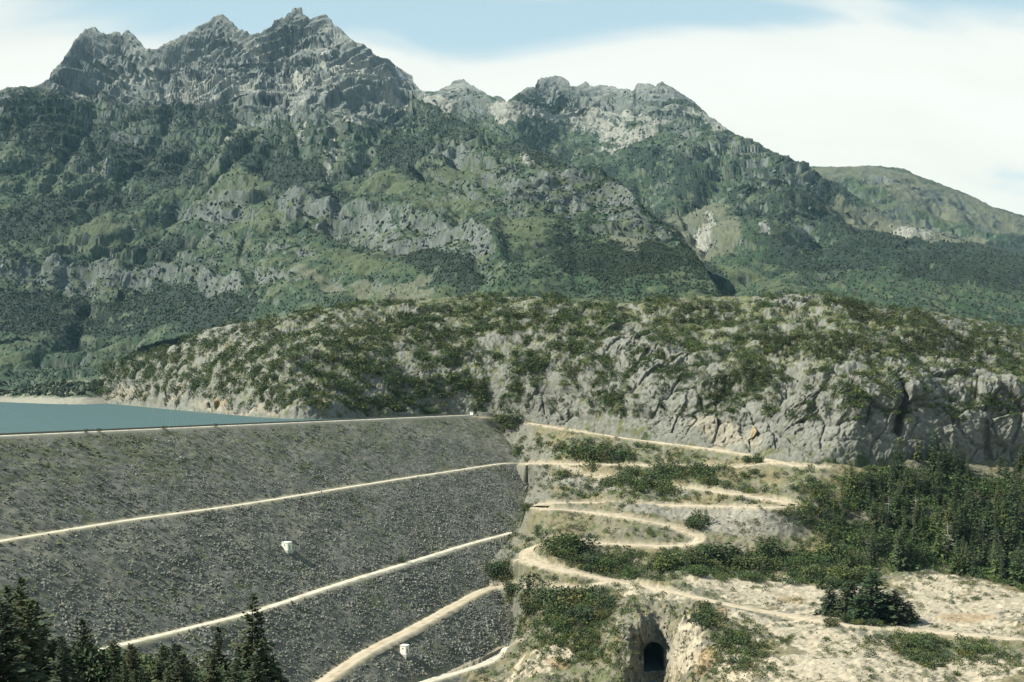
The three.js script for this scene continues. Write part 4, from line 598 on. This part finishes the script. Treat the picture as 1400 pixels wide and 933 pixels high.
// bushes on the dam face
for (const [u, v, h, l] of [[548, 766, 14, 'round bush touching the middle dam road'], [110, 612, 8], [250, 634, 8], [288, 630, 9], [306, 632, 8], [126, 590, 7], [182, 590, 7], [272, 586, 7], [362, 583, 6], [20, 648, 7], [415, 640, 7], [180, 838, 9], [420, 595, 6], [470, 620, 6], [560, 600, 6], [66, 640, 6], [500, 635, 7], [200, 800, 6], [464, 722, 6]]) plant('bush', Math.round(u), v < 592 ? dam(damS(...(p => [p[0], p[2]])(P(u, v, 21 * F / (v - HY + 2)))), 0.4, CRESTY - 0.2) : (p => (bench(p), p))(face(u, v)), px2m(face(u, v), h), 'dam_bush', l || 'small bush growing on the dam rockfill', 'bush', l ? null : 'small bushes on the dam face', 1.0);

// ------------------------------------------------------------------ huts
function hut(p, w, h, deep, tint, label) {
  const g = new THREE.Group(); g.name = numbered('inspection_hut'); scene.add(g); g.position.set(...p); g.rotation.y = Math.atan2(-nz0, nx0);
  const paint = stone(tint), add = (name, geo, m, x, y, z, par = g) => { const o = new THREE.Mesh(geo, m); o.name = name; o.position.set(x, y, z); par.add(o); return o; };
  const sh = new THREE.Shape([[-w / 2, 0], [w / 2, 0], [w / 2, h], [-w / 2, h]].map(a => new THREE.Vector2(...a)));
  const dw = 0.5, dh = 2.1, door = new THREE.Path([[-dw, 0.25], [dw, 0.25], [dw, dh], [-dw, dh]].map(a => new THREE.Vector2(...a))); 
  add('footing', new THREE.BoxGeometry(w + 1.2, deep, w + 1.2), stone([0.40, 0.39, 0.33]), 0, -deep / 2, 0);
  const ww = 0.22;
  const vs = new THREE.Shape(sh.getPoints()); vs.holes.push(new THREE.Path([[-0.35, h * 0.55], [0.35, h * 0.55], [0.35, h * 0.55 + 0.6], [-0.35, h * 0.55 + 0.6]].map(a => new THREE.Vector2(...a))));
  const ds = new THREE.Shape(sh.getPoints()); ds.holes.push(door);
  const eg = s => new THREE.ExtrudeGeometry(s, { depth: ww, bevelEnabled: false });
  add('wall', eg(vs), paint, 0, 0, w / 2 - ww);                                              // towards the near end
  add('wall', eg(sh), paint, 0, 0, -w / 2);
  const inner = new THREE.Shape([[-w / 2 + ww, 0], [w / 2 - ww, 0], [w / 2 - ww, h], [-w / 2 + ww, h]].map(a => new THREE.Vector2(...a))); inner.holes.push(door);
  const wl = add('wall', eg(inner), paint, w / 2 - ww, 0, 0); wl.rotation.y = Math.PI / 2;
  const wl2 = add('wall', eg(new THREE.Shape(inner.getPoints())), paint, -w / 2, 0, 0); wl2.rotation.y = Math.PI / 2;
  add('roof', new THREE.BoxGeometry(w + 0.24, 0.2, w + 0.24), stone([0.66, 0.66, 0.60]), 0, h + 0.102, 0);
  add('door', new THREE.BoxGeometry(0.08, dh - 0.26, 0.98), stone([0.16, 0.18, 0.15]), w / 2 - 0.14, 0.25 + (dh - 0.25) / 2, 0);
  add('vent', new THREE.BoxGeometry(0.68, 0.58, 0.06), stone([0.05, 0.05, 0.05]), 0, h * 0.55 + 0.3, w / 2 - 0.15);
  shad(g); return tag(g, label, 'hut');
}
hut((p => (bench(p), [p[0], p[1] + 0.1, p[2]]))(face(392, 751)), 3.5, 3.4, 3.0, [0.70, 0.74, 0.60], 'pale green flat roofed hut on the middle of the dam face');
hut((p => (bench(p), [p[0], p[1] + 0.5, p[2]]))(face(553, 897)), 3.0, 3.5, 2.6, [0.74, 0.72, 0.62], 'white flat roofed hut below the wide lower dam road');
hut(dam(448, -4, CRESTY - 0.3), 2.6, 2.4, 2, [0.78, 0.78, 0.72], 'tiny white hut at the far right end of the dam crest');

// ------------------------------------------------------------------ tunnel
{
  const g = new THREE.Group(); g.name = 'tunnel_portal'; scene.add(g); tag(g, 'dark arched tunnel mouth in the rock pit at the bottom', 'tunnel');
  const d = 468, c = P(894, 893, d), hw = 14.5 * d / F, hgt = 35 * d / F; g.position.set(c[0], c[1] - hgt, -d); g.rotation.y = -0.05;
  const archShape = (k, b = 0) => { const s = new THREE.Shape(); s.moveTo(-k, b); s.lineTo(-k, hgt); s.absarc(0, hgt, k, Math.PI, 0, true); s.lineTo(k, b); s.closePath(); return s; };
  const ring = archShape(hw + 0.7, -3); ring.holes.push(new THREE.Path(archShape(hw - 0.15, -2.9).getPoints(20)));
  const lin = new THREE.Mesh(new THREE.ExtrudeGeometry(ring, { depth: 4, bevelEnabled: true, bevelSize: 0.15, bevelThickness: 0.15, curveSegments: 20 }), stone([0.11, 0.105, 0.08])); lin.name = 'portal_arch'; lin.position.z = -5; g.add(lin);
  const bs = archShape(hw + 0.6, -3); bs.holes.push(new THREE.Path(archShape(hw - 0.1, -2.9).getPoints(20)));
  const bore = new THREE.Mesh(new THREE.ExtrudeGeometry(bs, { depth: 60, bevelEnabled: false, curveSegments: 20 }), stone([0.07, 0.065, 0.055])); bore.name = 'tunnel_bore'; bore.position.z = -65.2; g.add(bore);
  const cap = new THREE.Mesh(new THREE.ExtrudeGeometry(archShape(hw + 0.6, -3), { depth: 1, bevelEnabled: false }), stone([0.06, 0.055, 0.05])); cap.name = 'tunnel_end'; cap.position.z = -66.3; g.add(cap);
  shad(g);
  const wsh = new THREE.Shape([[-hw + 0.2, -60], [hw - 0.2, -60], [hw - 0.2, 2], [hw + 2, 18], [hw + 2, 45], [-hw, 45], [-hw + 0.2, 2]].map(([x, z]) => new THREE.Vector2(x, -z))), wg = new THREE.ShapeGeometry(wsh); wg.rotateX(-Math.PI / 2);
  const wm = new THREE.Mesh(wg, new THREE.MeshPhysicalMaterial({ color: new THREE.Color(0.10, 0.17, 0.18), roughness: 0.25, ior: 1.33 })); wm.name = 'water'; wm.position.copy(g.position); wm.position.y += 2.6; scene.add(wm); shad(wm); tag(wm, null, null, null, 'structure');
}
//@@END
renderer.render(scene, camera);
